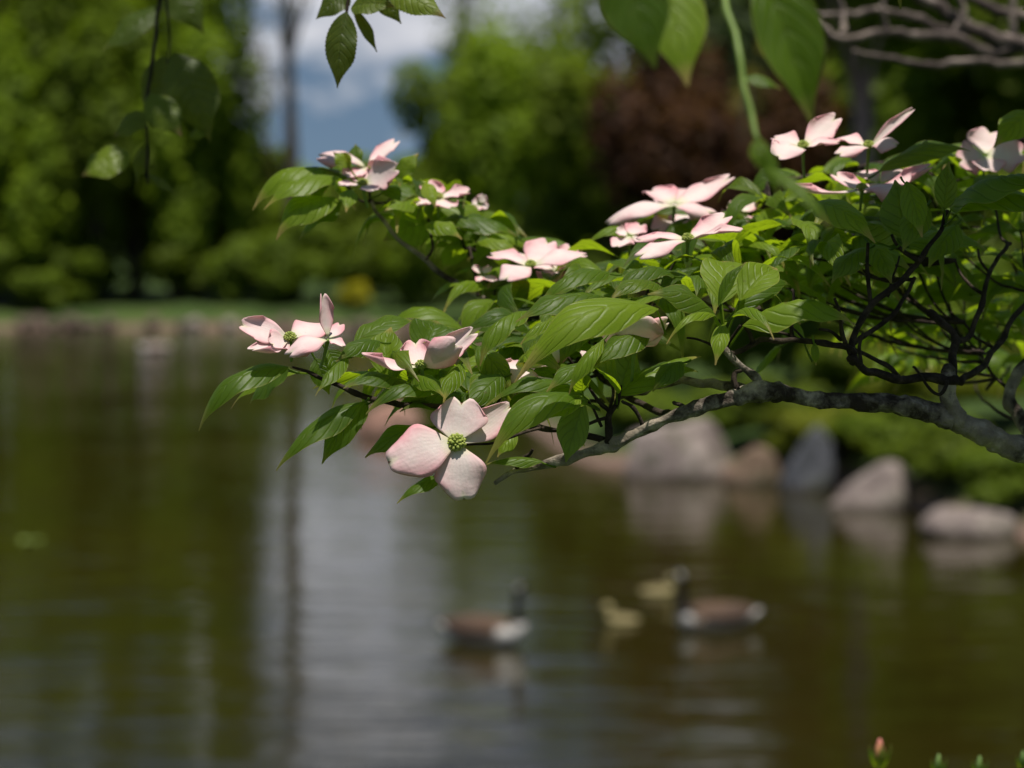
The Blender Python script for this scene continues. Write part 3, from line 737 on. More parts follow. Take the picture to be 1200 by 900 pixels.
for k, (l, da, db, r0, r1) in enumerate([
    ([(712, 520), (713, 500), (714, 485), (722, 470), (727, 452)], 1.80, 1.80, 6.5, 3.2),
    ([(714, 488), (700, 492), (684, 497), (675, 484)], 1.80, 1.79, 3.2, 2),
    ([(716, 484), (704, 474), (696, 463), (690, 452)], 1.80, 1.80, 3.6, 2.2),
    ([(712, 482), (719, 462), (714, 445)], 1.80, 1.82, 3.2, 2.2),
    ([(752, 500), (748, 488), (740, 477), (729, 470)], 1.80, 1.79, 3.6, 2.4),
    ([(705, 500), (697, 482), (688, 468)], 1.80, 1.79, 2.2, 1.6),
    ([(632, 502), (628, 495), (622, 489)], 1.80, 1.80, 4, 2),
    ([(605, 548), (613, 538), (620, 533), (624, 527)], 1.80, 1.79, 3.5, 2),
    ([(632, 502), (606, 510), (572, 520), (540, 521)], 1.80, 1.772, 2.6, 1.8),
    ([(805, 482), (798, 474), (790, 471)], 1.80, 1.80, 4, 3),
    ([(862, 458), (858, 448), (860, 438), (868, 434)], 1.81, 1.81, 6, 4),
    ([(500, 304), (507, 292), (505, 275), (502, 258)], 2.1, 2.12, 3, 2.4),
    ([(560, 346), (557, 325), (553, 305), (550, 290)], 2.1, 2.14, 3, 2),
    ([(1078, 306), (1062, 297), (1050, 286), (1045, 275)], 1.83, 1.82, 3.6, 2),
    ([(1020, 358), (1019, 335), (1018, 305), (1017, 285)], 1.83, 1.82, 4, 2.5),
    ([(1000, 402), (1020, 388), (1045, 372), (1062, 345), (1072, 325)], 1.85, 1.88, 4.6, 3),
    ([(1040, 348), (1046, 325), (1054, 300)], 1.84, 1.86, 2.4, 1.5),
    ([(996, 415), (987, 392), (984, 370), (978, 350)], 1.82, 1.80, 4, 2.4),
    ([(985, 398), (972, 390), (960, 386)], 1.82, 1.80, 3, 2),
    ([(930, 400), (929, 380), (930, 358), (928, 340)], 1.82, 1.84, 3.6, 3),
    ([(940, 400), (925, 393), (900, 385), (880, 372)], 1.82, 1.83, 2.6, 2),
    ([(945, 401), (930, 385), (905, 370), (890, 362)], 1.83, 1.86, 2.2, 1.8),
    ([(1060, 443), (1040, 430), (1015, 415), (1000, 408)], 1.86, 1.85, 4.5, 3),
    ([(1110, 446), (1100, 462), (1082, 445), (1070, 430)], 1.82, 1.81, 3, 2),
    ([(1008, 428), (1008, 405), (1011, 390)], 1.80, 1.80, 3.2, 2),
    ([(882, 402), (878, 390), (870, 380)], 1.81, 1.81, 4, 2.5),
    ([(850, 411), (848, 398), (843, 388), (842, 375)], 1.81, 1.82, 4, 2),
    ([(850, 410), (856, 398), (862, 388), (867, 381)], 1.81, 1.80, 2.6, 1.8),
    ([(848, 410), (835, 404), (818, 398), (805, 396)], 1.81, 1.80, 2.6, 1.5),
    ([(1152, 345), (1138, 335), (1125, 320), (1120, 305)], 1.95, 1.97, 3.4, 2),
    ([(1158, 318), (1150, 305), (1146, 292)], 1.96, 1.97, 3, 2),
    ([(1165, 410), (1150, 400), (1140, 392), (1130, 378)], 1.97, 2.0, 3, 2),
    ([(1180, 455), (1165, 440), (1150, 415)], 1.99, 2.02, 3, 2),
]):
    limb('twig', pp(l, da, db), r0*PX, r1*PX, 'twig', 0.22, 30+k, 8)
# out-of-frame upper limbs that carry the shading foliage
limb('branch', [Vector((1.0, 2.12, 3.95)), Vector((0.75, 1.85, 4.1)), Vector((0.45, 1.62, 4.13)), Vector((0.22, 1.42, 4.09)), Vector((0.12, 1.30, 4.05))], .016, .004, 'bark', .1, 60, keep=False)
limb('branch', [Vector((0.98, 2.1, 3.75)), Vector((0.8, 2.1, 3.82)), Vector((0.62, 2.2, 3.72)), Vector((0.45, 2.25, 3.68)), P(900, 215, 2.15)], .012, .003, 'twig', .1, 61)

leaves = []       # each: dict for blade
def leaf(bx, by, tx, ty, w=None, d=1.80, dd=0.0, tilt=30, arch=.12, fold=-.3, rnd=None, twist=0., droop=0., roll=0., pet=None, wav=.07, cup=0.):
    B = P(bx, by, d); T_ = P(tx, ty, d+dd)
    L = (T_-B).length
    W = (w*PX*d/1.8) if w else 0.42*L
    k = len(leaves)
    petp = P(*pet) if pet else B - (T_-B).normalized()*0.010 - Vector((0, 0, .004))
    leaves.append(dict(B=B, T_=T_, N=norm_for(tilt), W=W, arch=arch, fold=max(fold*1.45, -.8), rnd=min(1, ((k*0.377) % 1 if rnd is None else rnd) + (.38 if d > 2.03 else .14)), twist=twist+.35*math.sin(k*2.7), droop=droop+.12, roll=roll+.15*math.sin(k*4.1), petiole=petp, wav=wav+.04, seed=k, cup=cup))
# left cluster
leaf(339, 430, 228, 494, 50, 1.80, -.02, 36, .20, -.35, .35, droop=.15, pet=(350, 437, 1.80))
leaf(338, 432, 290, 472, 46, 1.82, .02, 35, .08, -.3, .2, pet=(350, 437, 1.81))
leaf(352, 436, 268, 474, 34, 1.85, .03, 30, .10, -.3, .9)
leaf(426, 470, 322, 548, 48, 1.79, -.02, 38, .12, -.4, .25, pet=(432, 467, 1.80))
leaf(432, 472, 375, 541, 42, 1.81, -.01, 42, .08, -.3, .15)
leaf(408, 418, 368, 461, 34, 1.79, -.03, 48, .10, -.5, .5, twist=.5)
leaf(414, 402, 488, 373, 46, 1.84, .03, 40, .12, -.15, .45)
leaf(450, 442, 459, 382, 48, 1.82, .02, 62, .05, .25, .75, pet=(452, 455, 1.82))
leaf(495, 420, 513, 374, 60, 1.85, .03, 52, .10, .2, .3)
leaf(446, 400, 394, 420, 36, 1.81, -.03, 38, .14, -.4, .2)
leaf(474, 446, 404, 452, 44, 1.80, -.03, 36, .12, -.3, .1)
leaf(520, 456, 429, 472, 44, 1.80, -.03, 34, .14, -.35, .15, droop=.2)
leaf(545, 460, 470, 480, 48, 1.83, -.03, 30, .10, -.35, .05)
leaf(508, 500, 427, 533, 46, 1.80, -.01, 46, .12, -.35, .3, pet=(540, 496, 1.81))
leaf(522, 556, 465, 588, 26, 1.79, -.01, 40, .08, -.3, .3, pet=(545, 548, 1.80))
leaf(485, 440, 520, 462, 34, 1.80, -.05, 50, .1, -.6, .5)
leaf(540, 425, 520, 468, 36, 1.80, -.04, 45, .1, -.5, .6)
leaf(575, 430, 560, 470, 40, 1.84, -.03, 50, .1, -.3, .6)
leaf(590, 440, 545, 478, 44, 1.82, -.03, 52, .1, -.3, .35)
leaf(560, 405, 600, 458, 40, 1.84, -.02, 40, .12, -.35, .4)
leaf(505, 448, 560, 452, 46, 1.86, .02, 40, .1, -.2, .2)
leaf(384, 410, 398, 440, 30, 1.83, 0, 60, .05, .2, .3)
leaf(370, 420, 385, 462, 30, 1.85, 0, 70, .05, .1, .15)
# cluster right of the front flower
leaf(686, 467, 573, 532, 56, 1.79, -.06, 40, .24, -.35, .35, droop=.1, pet=(700, 478, 1.80))
leaf(682, 460, 568, 462, 40, 1.82, -.03, 30, .16, -.35, .3, droop=.3, pet=(697, 476, 1.80))
leaf(679, 466, 630, 495, 36, 1.77, -.02, 52, .10, -.1, .95, pet=(700, 480, 1.80))
leaf(684, 468, 662, 542, 46, 1.78, -.01, -58, .04, .35, .25, pet=(702, 480, 1.80))
leaf(683, 460, 681, 435, 26, 1.80, -.02, 60, .05, -.2, .75)
leaf(606, 508, 582, 534, 26, 1.80, -.01, 50, .08, -.4, .8)
leaf(636, 541, 570, 541, 24, 1.79, 0, 35, .07, -.4, .45)
leaf(655, 455, 585, 490, 44, 1.86, .0, 35, .12, -.3, .3)
leaf(690, 470, 640, 450, 34, 1.84, .02, 30, .1, -.3, .5)
# middle: the big bright leaf and its neighbours
leaf(772, 362, 603, 433, 68, 1.76, -.05, 37, .20, -.34, .85, droop=.1, pet=(780, 392, 1.80))
leaf(716, 320, 626, 351, 46, 1.86, -.03, 28, .16, -.35, .4, droop=.2)
leaf(617, 364, 561, 421, 48, 1.84, -.04, 25, .18, -.5, .5, droop=.1)
leaf(706, 347, 604, 372, 56, 1.84, -.03, 28, .12, -.35, .25)
leaf(648, 373, 611, 402, 20, 1.80, -.02, 40, .12, -.5, .7)
leaf(774, 335, 717, 347, 40, 1.82, -.04, 42, .14, -.3, .25)
leaf(788, 322, 719, 344, 40, 1.86, -.04, 25, .22, -.4, .05)
leaf(838, 368, 762, 341, 50, 1.80, -.03, 48, .12, -.35, .2, pet=(850, 392, 1.81))
leaf(838, 369, 782, 393, 24, 1.79, -.03, 38, .18, -.5, .95, droop=.2, pet=(848, 395, 1.81))
leaf(722, 462, 822, 413, 52, 1.80, .03, 40, .08, -.4, .6, pet=(722, 475, 1.80))
leaf(724, 462, 682, 420, 44, 1.79, -.02, 42, .06, .45, .35, pet=(722, 476, 1.80))
leaf(728, 458, 745, 405, 56, 1.81, .0, -50, .06, .35, .1)
leaf(800, 424, 764, 456, 42, 1.81, -.02, 30, .2, -.5, .02)
leaf(742, 440, 818, 432, 46, 1.83, .0, 22, .12, -.4, .02)
leaf(700, 425, 640, 455, 40, 1.82, -.03, 35, .14, -.4, .35)
leaf(760, 385, 690, 432, 50, 1.80, -.03, 30, .12, -.4, .3)
leaf(690, 370, 655, 425, 44, 1.86, -.02, 40, .12, -.4, .2)
leaf(705, 398, 668, 460, 30, 1.78, -.02, 35, .14, -.5, .6)
# cluster at the node 850,375
leaf(870, 381, 1003, 370, 78, 1.79, .0, 30, .20, -.55, .75, droop=.1, pet=(854, 408, 1.81))
leaf(846, 356, 845, 302, 62, 1.81, .05, 42, .12, .1, .9, pet=(850, 392, 1.81))
leaf(866, 352, 912, 312, 50, 1.80, .03, 48, .12, .15, .85, pet=(852, 392, 1.81))
leaf(842, 358, 874, 306, 22, 1.77, .01, 50, .05, .5, .2, pet=(850, 392, 1.81))
leaf(860, 364, 930, 322, 40, 1.83, .03, 30, .14, -.4, .15, droop=.3)
leaf(858, 372, 905, 385, 30, 1.78, -.05, 35, .2, -.5, .6, droop=.2)
leaf(849, 380, 838, 425, 28, 1.79, -.03, 30, .15, -.4, .9)
leaf(944, 405, 919, 365, 22, 1.86, .0, 40, .1, -.3, .4)
leaf(954, 402, 957, 428, 12, 1.81, .0, 60, .02, -.2, .95)
leaf(915, 405, 880, 450, 40, 1.95, .03, 35, .1, -.3, .1)
# right cluster
leaf(1060, 213, 1083, 275, 36, 1.80, -.03, 62, .06, -.3, .98, twist=.3)
leaf(1106, 246, 1112, 188, 34, 1.82, .01, 60, .08, -.4, .15, pet=(1110, 262, 1.84))
leaf(1112, 246, 1235, 214, 78, 1.80, -.06, 40, .18, -.35, .35, pet=(1108, 262, 1.84))
leaf(1118, 252, 1250, 262, 60, 1.80, -.06, 20, .22, -.35, .05, pet=(1106, 266, 1.84))
leaf(1062, 278, 1048, 208, 62, 1.82, .03, 65, .05, -.35, .1, pet=(1050, 290, 1.82))
leaf(955, 236, 1024, 278, 52, 1.82, -.04, 50, .16, -.3, .8, droop=.1)
leaf(1030, 200, 1138, 172, 44, 2.0, .02, 30, .12, -.3, .05)
leaf(1215, 132, 1164, 170, 46, 2.05, -.02, 40, .14, -.3, .45)
leaf(1052, 288, 1160, 289, 50, 1.90, .02, 22, .12, -.3, .3)
leaf(1085, 240, 1058, 292, 40, 1.80, -.02, 40, .1, -.3, .1)
leaf(1052, 280, 985, 262, 50, 1.84, -.02, 38, .15, -.35, .05)
leaf(1016, 290, 975, 330, 46, 1.84, -.02, 40, .15, -.35, .05)
leaf(1020, 285, 1045, 330, 40, 1.86, -.02, 45, .12, -.3, .3)
leaf(1120, 262, 1090, 312, 44, 1.88, -.02, 30, .1, -.3, .1)
# upper left twig (further back)
leaf(397, 203, 293, 232, 62, 2.10, -.02, 34, .18, -.35, .55, droop=.2)
leaf(396, 207, 309, 242, 54, 2.08, -.03, 28, .14, -.3, .5)
leaf(397, 233, 322, 272, 56, 2.08, -.03, 34, .18, -.35, .6, droop=.15)
leaf(400, 236, 349, 278, 54, 2.10, -.01, 24, .10, -.3, .05)
leaf(413, 222, 405, 246, 26, 2.06, -.03, 55, .1, -.3, .95)
leaf(446, 226, 500, 226, 52, 2.10, .02, 32, .14, -.3, .1)
leaf(410, 196, 391, 178, 24, 2.08, .0, 70, .05, -.1, .7)
leaf(418, 192, 417, 168, 20, 2.12, .01, 60, .05, -.1, .1)
leaf(468, 208, 489, 179, 26, 2.14, .0, 50, .1, -.2, .7)
leaf(497, 214, 510, 242, 22, 2.08, -.02, 55, .1, -.3, .8)
leaf(484, 240, 452, 246, 30, 2.08, -.03, 40, .1, -.3, .6)
leaf(498, 262, 541, 278, 34, 2.08, -.02, 42, .16, -.35, .9)
leaf(530, 262, 606, 272, 52, 2.10, .01, 26, .14, -.3, .1)
leaf(570, 274, 620, 291, 24, 2.12, .0, 35, .12, -.3, .95)
leaf(560, 284, 608, 292, 30, 2.08, -.01, 35, .14, -.3, .8)
leaf(505, 260, 450, 280, 60, 2.12, .02, -30, .10, -.2, .5)
leaf(552, 282, 520, 316, 60, 2.16, .02, -25, .10, -.2, .4)
leaf(515, 244, 578, 255, 42, 2.14, .02, 34, .12, -.3, .5)
leaf(535, 250, 500, 275, 40, 2.16, .02, 30, .12, -.3, .3)
leaf(550, 262, 590, 300, 46, 2.16, .02, 28, .12, -.3, .3)
N_HAND = len(leaves)

rg = random.Random(77)
def whorl(px, py, d, n=5, Lm=0.070, spread=1.0, az0=None, connect=True):
    C = P(px, py, d)
    a0 = rg.uniform(0, 6.28) if az0 is None else az0
    for i in range(n):
        az = a0 + i*2*math.pi/n + rg.uniform(-.35, .35)
        el = rg.uniform(-0.15, 0.45)
        L = Lm*rg.uniform(0.65, 1.2)
        hor = Vector((math.cos(az), math.sin(az), 0))
        dirv = (hor*math.cos(el) + Vector((0, 0, 1))*math.sin(el)).normalized()
        B = C + dirv*0.010; T_ = B + (hor*0.92 + Vector((0, 0, rg.uniform(-.55, .12)))).normalized()*L
        Nn = Vector((0, 0, 1)) + hor*rg.uniform(-.1, .3) + Vector((rg.gauss(0, .22), rg.gauss(0, .22), 0)) - Vector((0, 1, 0))*0.12
        leaves.append(dict(B=B, T_=T_, N=Nn, W=L*rg.uniform(.30, .46), arch=rg.uniform(.08, .30), fold=rg.uniform(-.95, .25), rnd=rg.random(), twist=rg.uniform(-.9, .9),
                           droop=rg.uniform(0, .7), petiole=C, wav=rg.uniform(.05, .18), seed=len(leaves), roll=rg.uniform(-.6, .6)))
    if connect and skeleton:
        best = min(skeleton, key=lambda q: (q-C).length + max(0, q.z-C.z)*1.5)
        D = best-C
        mid = C + D*0.45 + Vector((D.x*0.1, 0, -abs(D.z)*0.25-0.006))
        twigs_auto.append([best, mid, C])
twigs_auto = []
WH = [(462, 432, 1.85), (488, 446, 1.87), (520, 440, 1.88), (548, 438, 1.90), (572, 415, 1.94), (598, 398, 1.98), (606, 432, 1.90), (632, 392, 1.97),
      (652, 366, 2.0), (604, 358, 2.06), (580, 338, 2.10), (690, 340, 1.98), (722, 326, 1.97), (742, 308, 2.05), (660, 332, 2.08), (636, 345, 2.05),
      (764, 326, 1.93), (792, 306, 1.98), (768, 288, 2.1), (822, 296, 2.03), (860, 288, 2.0), (884, 258, 2.1), (838, 262, 2.15), (905, 236, 2.1),
      (930, 268, 1.98), (960, 288, 1.95), (992, 246, 2.03), (1004, 300, 1.98), (955, 208, 2.2), (1010, 200, 2.2), (1040, 322, 2.1), (1080, 200, 2.2),
      (1140, 208, 2.15), (1182, 188, 2.2), (1150, 268, 2.2), (1184, 300, 2.2), (1128, 330, 2.3), (1080, 340, 2.3), (1185, 356, 2.3), (1060, 388, 2.35),
      (1100, 372, 2.35), (1160, 400, 2.4), (1020, 340, 2.2), (940, 325, 2.15), (966, 366, 2.4), (900, 296, 2.03), (1194, 420, 2.5), (1140, 440, 2.6),
      (820, 330, 1.92), (870, 320, 1.95), (915, 335, 2.05), (1010, 262, 2.0), (1090, 286, 2.1), (1055, 255, 1.98), (985, 330, 2.1), (1070, 430, 2.6),
      (660, 410, 1.93), (625, 420, 1.95), (590, 455, 1.88), (690, 398, 1.92), (700, 372, 1.95), (740, 350, 1.94), (540, 465, 1.86), (800, 340, 1.9),
      (860, 262, 2.2), (1120, 190, 2.3), (560, 395, 2.0), (1035, 215, 2.15), (1165, 235, 2.05), (930, 300, 2.1), (960, 245, 2.15), (1100, 320, 2.2), (1160, 330, 2.3),
      (1195, 270, 2.1), (1040, 285, 2.0), (890, 335, 2.1), (1000, 372, 2.2), (1030, 400, 2.4), (1090, 415, 2.4), (1125, 385, 2.2), (1180, 382, 2.15), (1050, 360, 2.15), (1130, 300, 2.1), (1070, 305, 2.1),
      (960, 340, 2.15), (925, 350, 2.2), (1110, 350, 2.15), (1165, 440, 2.4), (1200, 330, 2.1), (1000, 280, 2.1), (1030, 300, 2.1), (985, 300, 1.95), (1200, 240, 2.1)]
for a in WH: whorl(*a, n=rg.choice([4, 5, 5, 6]), Lm=0.066)
WU = [(400, 206, 2.14), (432, 214, 2.12), (470, 218, 2.16), (505, 240, 2.16), (535, 258, 2.17), (560, 272, 2.17), (585, 284, 2.17), (500, 262, 2.13), (548, 292, 2.18), (590, 322, 2.15)]
for a in WU: whorl(*a, n=4, Lm=0.062)
# foliage just above the frame: shades the right half
for k in range(60):
    whorl(rg.uniform(1110, 1450), rg.uniform(-330, -75), rg.uniform(1.52, 2.0), n=5, Lm=0.075, connect=False)
for k in range(30):
    whorl(rg.uniform(1270, 1800), rg.uniform(-100, 420), rg.uniform(1.8, 2.6), n=5, Lm=0.075, connect=False)

for k in range(34):
    whorl(rg.uniform(1090, 1420), rg.uniform(-420, -120), rg.uniform(1.55, 1.82), n=5, Lm=0.08, connect=False)
# near drooping shoot, top right, out of focus
def nleaf(bx, by, tx, ty, w, d, dd, tilt, arch=.1, fold=-.2, rnd=.5, **kw):
    B = P(bx, by, d); T_ = P(tx, ty, d+dd)
    return dict(B=B, T_=T_, N=norm_for(tilt), W=w*K*d, arch=arch, fold=fold, rnd=rnd, seed=len(leaves)+3, petiole=None, **kw)
near = [nleaf(775, -45, 806, 101, 84, 1.28, -.02, 66, .05, -.25, .95), nleaf(724, -60, 768, 80, 86, 1.22, .0, 80, .04, -.1, .05),
        nleaf(888, -45, 952, 146, 90, 1.26, .0, 58, .05, .32, .5), nleaf(870, 92, 915, 104, 20, 1.35, 0, 50),
        nleaf(889, 162, 888, 198, 26, 1.22, 0, 70, .05, .4, .8), nleaf(898, 196, 972, 266, 26, 1.22, -.02, 40, .12, -.5, .6),
        nleaf(893, 165, 912, 230, 26, 1.24, 0, 55, .05, -.5, .4)]
hand = leaves[:N_HAND]
rest = leaves[N_HAND:]
# one hundred leaves that show largest are parts; the others are one part
individual = near + hand
room = 100-len(individual)
cand = sorted(range(len(rest)), key=lambda i: (rest[i]['B']-Vector((0, 0, CAM_Z))).length)
def in_view(q):
    c = q - Vector((0, 0, CAM_Z)); d = c.dot(FWD)
    return d > 0 and 0 < 600+c.dot(RT)/d/K < 1200 and 0 < 450-c.dot(UPC)/d/K < 900
pick = [i for i in cand if in_view(rest[i]['T_'])][:max(room, 0)]
for q in individual + [rest[i] for i in pick]:
    mb = MB(); blade(mb, **q); mb.build('leaf', M['leaf'], dog)
mb = MB()
for i in range(len(rest)):
    if i not in pick: blade(mb, nu=6, nv=10, **rest[i])
o = mb.build('leaves', M['leaf'], dog); tag(o, kind='stuff')
tm = MB()
for k, t in enumerate(twigs_auto):
    tube(tm, t, [.0019, .0015, .0012], 7, 5, .15, k)
    if k < 60: 
        t1 = MB(); tube(t1, t, [.0015, .0012, .0009], 7, 5, .15, k); t1.build('twig', M['twig'], dog)
tm = MB()
for k, t in enumerate(twigs_auto[60:]): tube(tm, t, [.0015, .0012, .0009], 7, 5, .15, k)
if tm.v: tag(tm.build('twigs', M['twig'], dog), kind='stuff')
mb = MB(); tube(mb, [P(838, -120, 1.30), P(842, -40, 1.28), P(850, 0, 1.26), P(865, 60, 1.24), P(876, 115, 1.23), P(889, 165, 1.22)], [.0021, .0019, .0018, .0017, .0016, .0013], 8, 5, .08)
mb.build('green_shoot', M['shoot'], dog)
limb('branch', [Vector((0.30, 1.5, 4.11)), P(900, -260, 1.4), P(838, -120, 1.30)], .005, .0026, 'twig', .1, 63, keep=False)

# ---- flowers
def flower(cx, cy, d, bracts, ntilt=20, heads=True, stem=(0, 26), lab=None, nroll=0.0, hr=0.0038):
    C = P(cx, cy, d)
    f = empty('flower', C, parent=dog)
    if lab: f['label'] = lab
    A = norm_for(ntilt)
    if nroll: A = Matrix.Rotation(R(nroll), 3, FWD) @ A
    for k, b in enumerate(bracts):
        tx, ty, dd, wpx = b[:4]; opt = b[4] if len(b) > 4 else {}
        T_ = P(tx, ty, d+dd)
        B = C + (T_-C).normalized()*0.002
        NN = norm_for(opt['tilt']*(.72 if d > 1.85 and 0 < opt['tilt'] < 60 else 1)) if 'tilt' in opt else A
        mb = MB()
        blade(mb, B, T_, NN, wpx*PX*d/1.8, arch=opt.get('arch', -.06), fold=opt.get('fold', 0.1), cup=opt.get('cup', .18), kind='bract', wav=opt.get('wav', .15), notch=opt.get('notch', .11),
              rnd=rg.random(), nu=12, nv=14, seed=k+cx, roll=opt.get('roll', 0), twist=opt.get('twist', 0), droop=opt.get('droop', 0))
        o = mb.build('bract', M['bract'], f)
        so_ = o.modifiers.new('thickness', 'SOLIDIFY'); so_.thickness = 0.0004; so_.offset = 0
    if heads:
        mb = MB(); bm = bmesh.new(); bmesh.ops.create_icosphere(bm, subdivisions=2, radius=1)
        iv = [v.co.copy() for v in bm.verts]; fi = [tuple(v.index for v in fc.verts) for fc in bm.faces]; bm.free()
        X_ = A.cross(Vector((0.3, 0.1, 1))).normalized(); Y_ = A.cross(X_)
        for i in range(42):
            t = (i+.5)/42; ph = i*2.39996; th = t**0.5*1.55
            dr = X_*math.sin(th)*math.cos(ph) + Y_*math.sin(th)*math.sin(ph) + A*math.cos(th)*0.8
            c = C + A*0.0015 + dr*hr; s = hr*0.225*(1+.2*math.sin(i*5))
            mb.add([c + v*s + dr.normalized()*dr.normalized().dot(v)*s*0.5 for v in iv], fi)
        # receptacle
        mb.add([C + A*0.001 + v*hr*0.86 for v in iv], fi)
        mb.build('flower_head', M['head'], f)
    if stem:
        mb = MB(); E = C + RT*stem[0]*PX - Vector((0, 0, 1))*stem[1]*PX + FWD*0.01
        tube(mb, [E, C.lerp(E, .5)-A*.003, C-A*.001], [.0012, .0012, .0018], 7, 4); mb.build('stalk', M['shoot'], f)
    return f
# front flower
flower(535, 520, 1.765, [
    (540, 466, .008, 68, dict(arch=-.02, cup=.07, tilt=74, notch=.13, wav=.05)),
    (599, 476, .014, 38, dict(arch=-.05, cup=.12, tilt=66, roll=.25, notch=.02, wav=.04)),
    (545, 585, -.006, 62, dict(arch=.10, cup=-.20, tilt=62, wav=.14, notch=.0)),
    (455, 541, -.016, 64, dict(arch=.10, cup=-.16, tilt=72, notch=.0, wav=.10)),
    ], ntilt=66, stem=None, hr=.0056, lab='fully open pink flower facing the camera, lowest on the branch', nroll=-8)
# double flower at the outer tip
flower(340, 397, 1.80, [
    (282, 379, .0, 36, dict(tilt=58, arch=-.05, cup=.25, notch=.05)),
    (382, 381, .022, 44, dict(tilt=40, arch=.10, cup=-.1)),
    (293, 411, -.022, 34, dict(tilt=22, arch=-.12, cup=.2)),
    (318, 404, -.012, 38, dict(tilt=64, arch=-.1, cup=.3)),
    ], 40, lab='pale pink flower at the outermost left tip')
flower(384, 397, 1.79, [
    (379, 344, .0, 24, dict(tilt=80, arch=-.05, cup=.5, roll=.8)),
    (403, 406, -.01, 16, dict(tilt=30, arch=.02, cup=.3)),
    (400, 380, .02, 24, dict(tilt=40, arch=.0, cup=.1)),
    (337, 417, -.02, 34, dict(tilt=34, arch=.14, cup=-.25)),
    ], 50, heads=False, stem=(-10, 34), lab='pale pink flower with one petal standing upright')
flower(494, 430, 1.79, [
    (424, 415, -.008, 30, dict(tilt=20, arch=-.12, cup=.25)),
    (487, 398, .030, 40, dict(tilt=36, arch=-.14, cup=.3)),
    (538, 402, -.012, 44, dict(tilt=-42, arch=-.12, cup=.25, roll=-.1)),
    (557, 388, .015, 34, dict(tilt=38, arch=-.12, cup=.2, roll=.4)),
    ], 12, stem=(4, 22), lab='cup shaped pink flower seen from the side, middle left')
flower(622, 432, 1.85, [
    (666, 408, .01, 36, dict(tilt=34, arch=.12, cup=-.2)),
    (606, 450, -.02, 40, dict(tilt=30, arch=.1, cup=-.1)),
    (580, 428, .01, 34, dict(tilt=30)), (640, 412, .05, 34, dict(tilt=30)),
    ], 24, heads=False, lab='pink flower half hidden under the big bright leaf')
flower(743, 408, 1.80, [
    (702, 384, .004, 44, dict(tilt=-30, arch=-.12, cup=.3)),
    (752, 370, -.020, 62, dict(tilt=-60, arch=-.10, cup=.2, notch=.04)),
    (784, 376, .006, 44, dict(tilt=-35, arch=-.12, cup=.3)),
    (744, 372, .040, 50, dict(tilt=40, arch=-.1)),
    ], 5, heads=False, stem=(-3, 46), lab='greenish beige underside of a flower below the big leaf')
flower(690, 420, 1.79, [(680, 412, .0, 12), (700, 414, .01, 12), (694, 430, -.01, 14), (705, 424, .0, 10)], 30, heads=False, lab='small withered flower beside the twig fork')
flower(622, 312, 2.03, [
    (572, 300, .015, 34, dict(tilt=30, arch=.08)), (590, 330, -.03, 40, dict(tilt=34, arch=.1, cup=-.1)),
    (644, 281, .03, 42, dict(tilt=48, arch=.02)), (688, 298, .0, 40, dict(tilt=36, arch=.1, cup=-.15)),
    ], 30, lab='open pink flower in the middle, right of the lit twig')
flower(652, 318, 2.06, [(612, 296, .03, 34, dict(tilt=40)), (670, 288, .03, 36, dict(tilt=44)), (690, 312, -.02, 34, dict(tilt=32, arch=.1)), (640, 334, -.03, 34, dict(tilt=30, arch=.1))], 30, heads=False,
       lab='pink flower pressed against its neighbour in the middle')
flower(566, 322, 2.08, [(554, 312, .0, 14), (580, 330, -.01, 16), (560, 330, -.01, 12), (574, 312, .01, 12)], 30, heads=False, lab='small dull pink flower behind the lit twig')
flower(806, 281, 1.90, [
    (745, 281, .006, 30, dict(tilt=32, arch=.06, cup=.1)), (746, 302, -.022, 38, dict(tilt=26, arch=.08, cup=-.2)),
    (854, 253, .020, 46, dict(tilt=40, arch=-.04, cup=.2, roll=-.2)), (869, 270, -.018, 34, dict(tilt=24, arch=.02, cup=.3)),
    ], 28, lab='open pink flower with yellow green centre, right of the middle')
flower(790, 240, 2.12, [
    (711, 262, -.01, 44, dict(tilt=30, arch=.12, cup=-.3)), (760, 222, .03, 46, dict(tilt=40, arch=.08)),
    (857, 206, .02, 36, dict(tilt=46, arch=-.05)), (836, 252, -.02, 44, dict(tilt=28, arch=.1, cup=-.2)),
    ], 30, heads=False, lab='blurred pink flower above the one with the yellow green centre')
flower(800, 248, 2.16, [(768, 272, -.02, 40, dict(tilt=44)), (800, 262, -.04, 34, dict(tilt=40)), (812, 222, .03, 44, dict(tilt=40, arch=.1)), (770, 232, .02, 40, dict(tilt=34, arch=.1))], 34, heads=False,
       lab='blurred pink flower, hindmost of the pair above the middle')
flower(738, 276, 2.05, [(722, 290, -.02, 30, dict(tilt=34)), (752, 262, .02, 28, dict(tilt=50)), (722, 270, .0, 24), (756, 284, .0, 24)], 30, heads=False, lab='small pink flower left of the one with the yellow green centre')
flower(866, 248, 2.14, [(852, 240, .0, 26), (884, 236, .01, 28, dict(tilt=50)), (872, 262, -.02, 26), (846, 254, -.01, 24)], 34, heads=False, lab='pink flower partly behind the drooping green shoot')
flower(941, 172, 2.02, [
    (905, 162, .01, 38, dict(tilt=40, arch=.05)), (983, 136, .02, 34, dict(tilt=60, arch=-.05, cup=.2)), (908, 184, -.025, 46, dict(tilt=46, arch=.06)), (984, 168, -.01, 34, dict(tilt=34, arch=.05)),
    ], 44, stem=(4, 40), lab='upper right pink flower with a raised petal, left of the pair')
flower(1018, 172, 2.02, [
    (1071, 128, .0, 13, dict(tilt=70, cup=.6, arch=.0)), (978, 164, .01, 34, dict(tilt=32, arch=.1)), (1052, 168, -.01, 44, dict(tilt=34, arch=.16, cup=-.3)), (982, 182, -.02, 30, dict(tilt=30, arch=.1, cup=-.2)),
    ], 30, stem=(0, 44), lab='upper right pink flower with one long curled petal, right of the pair')
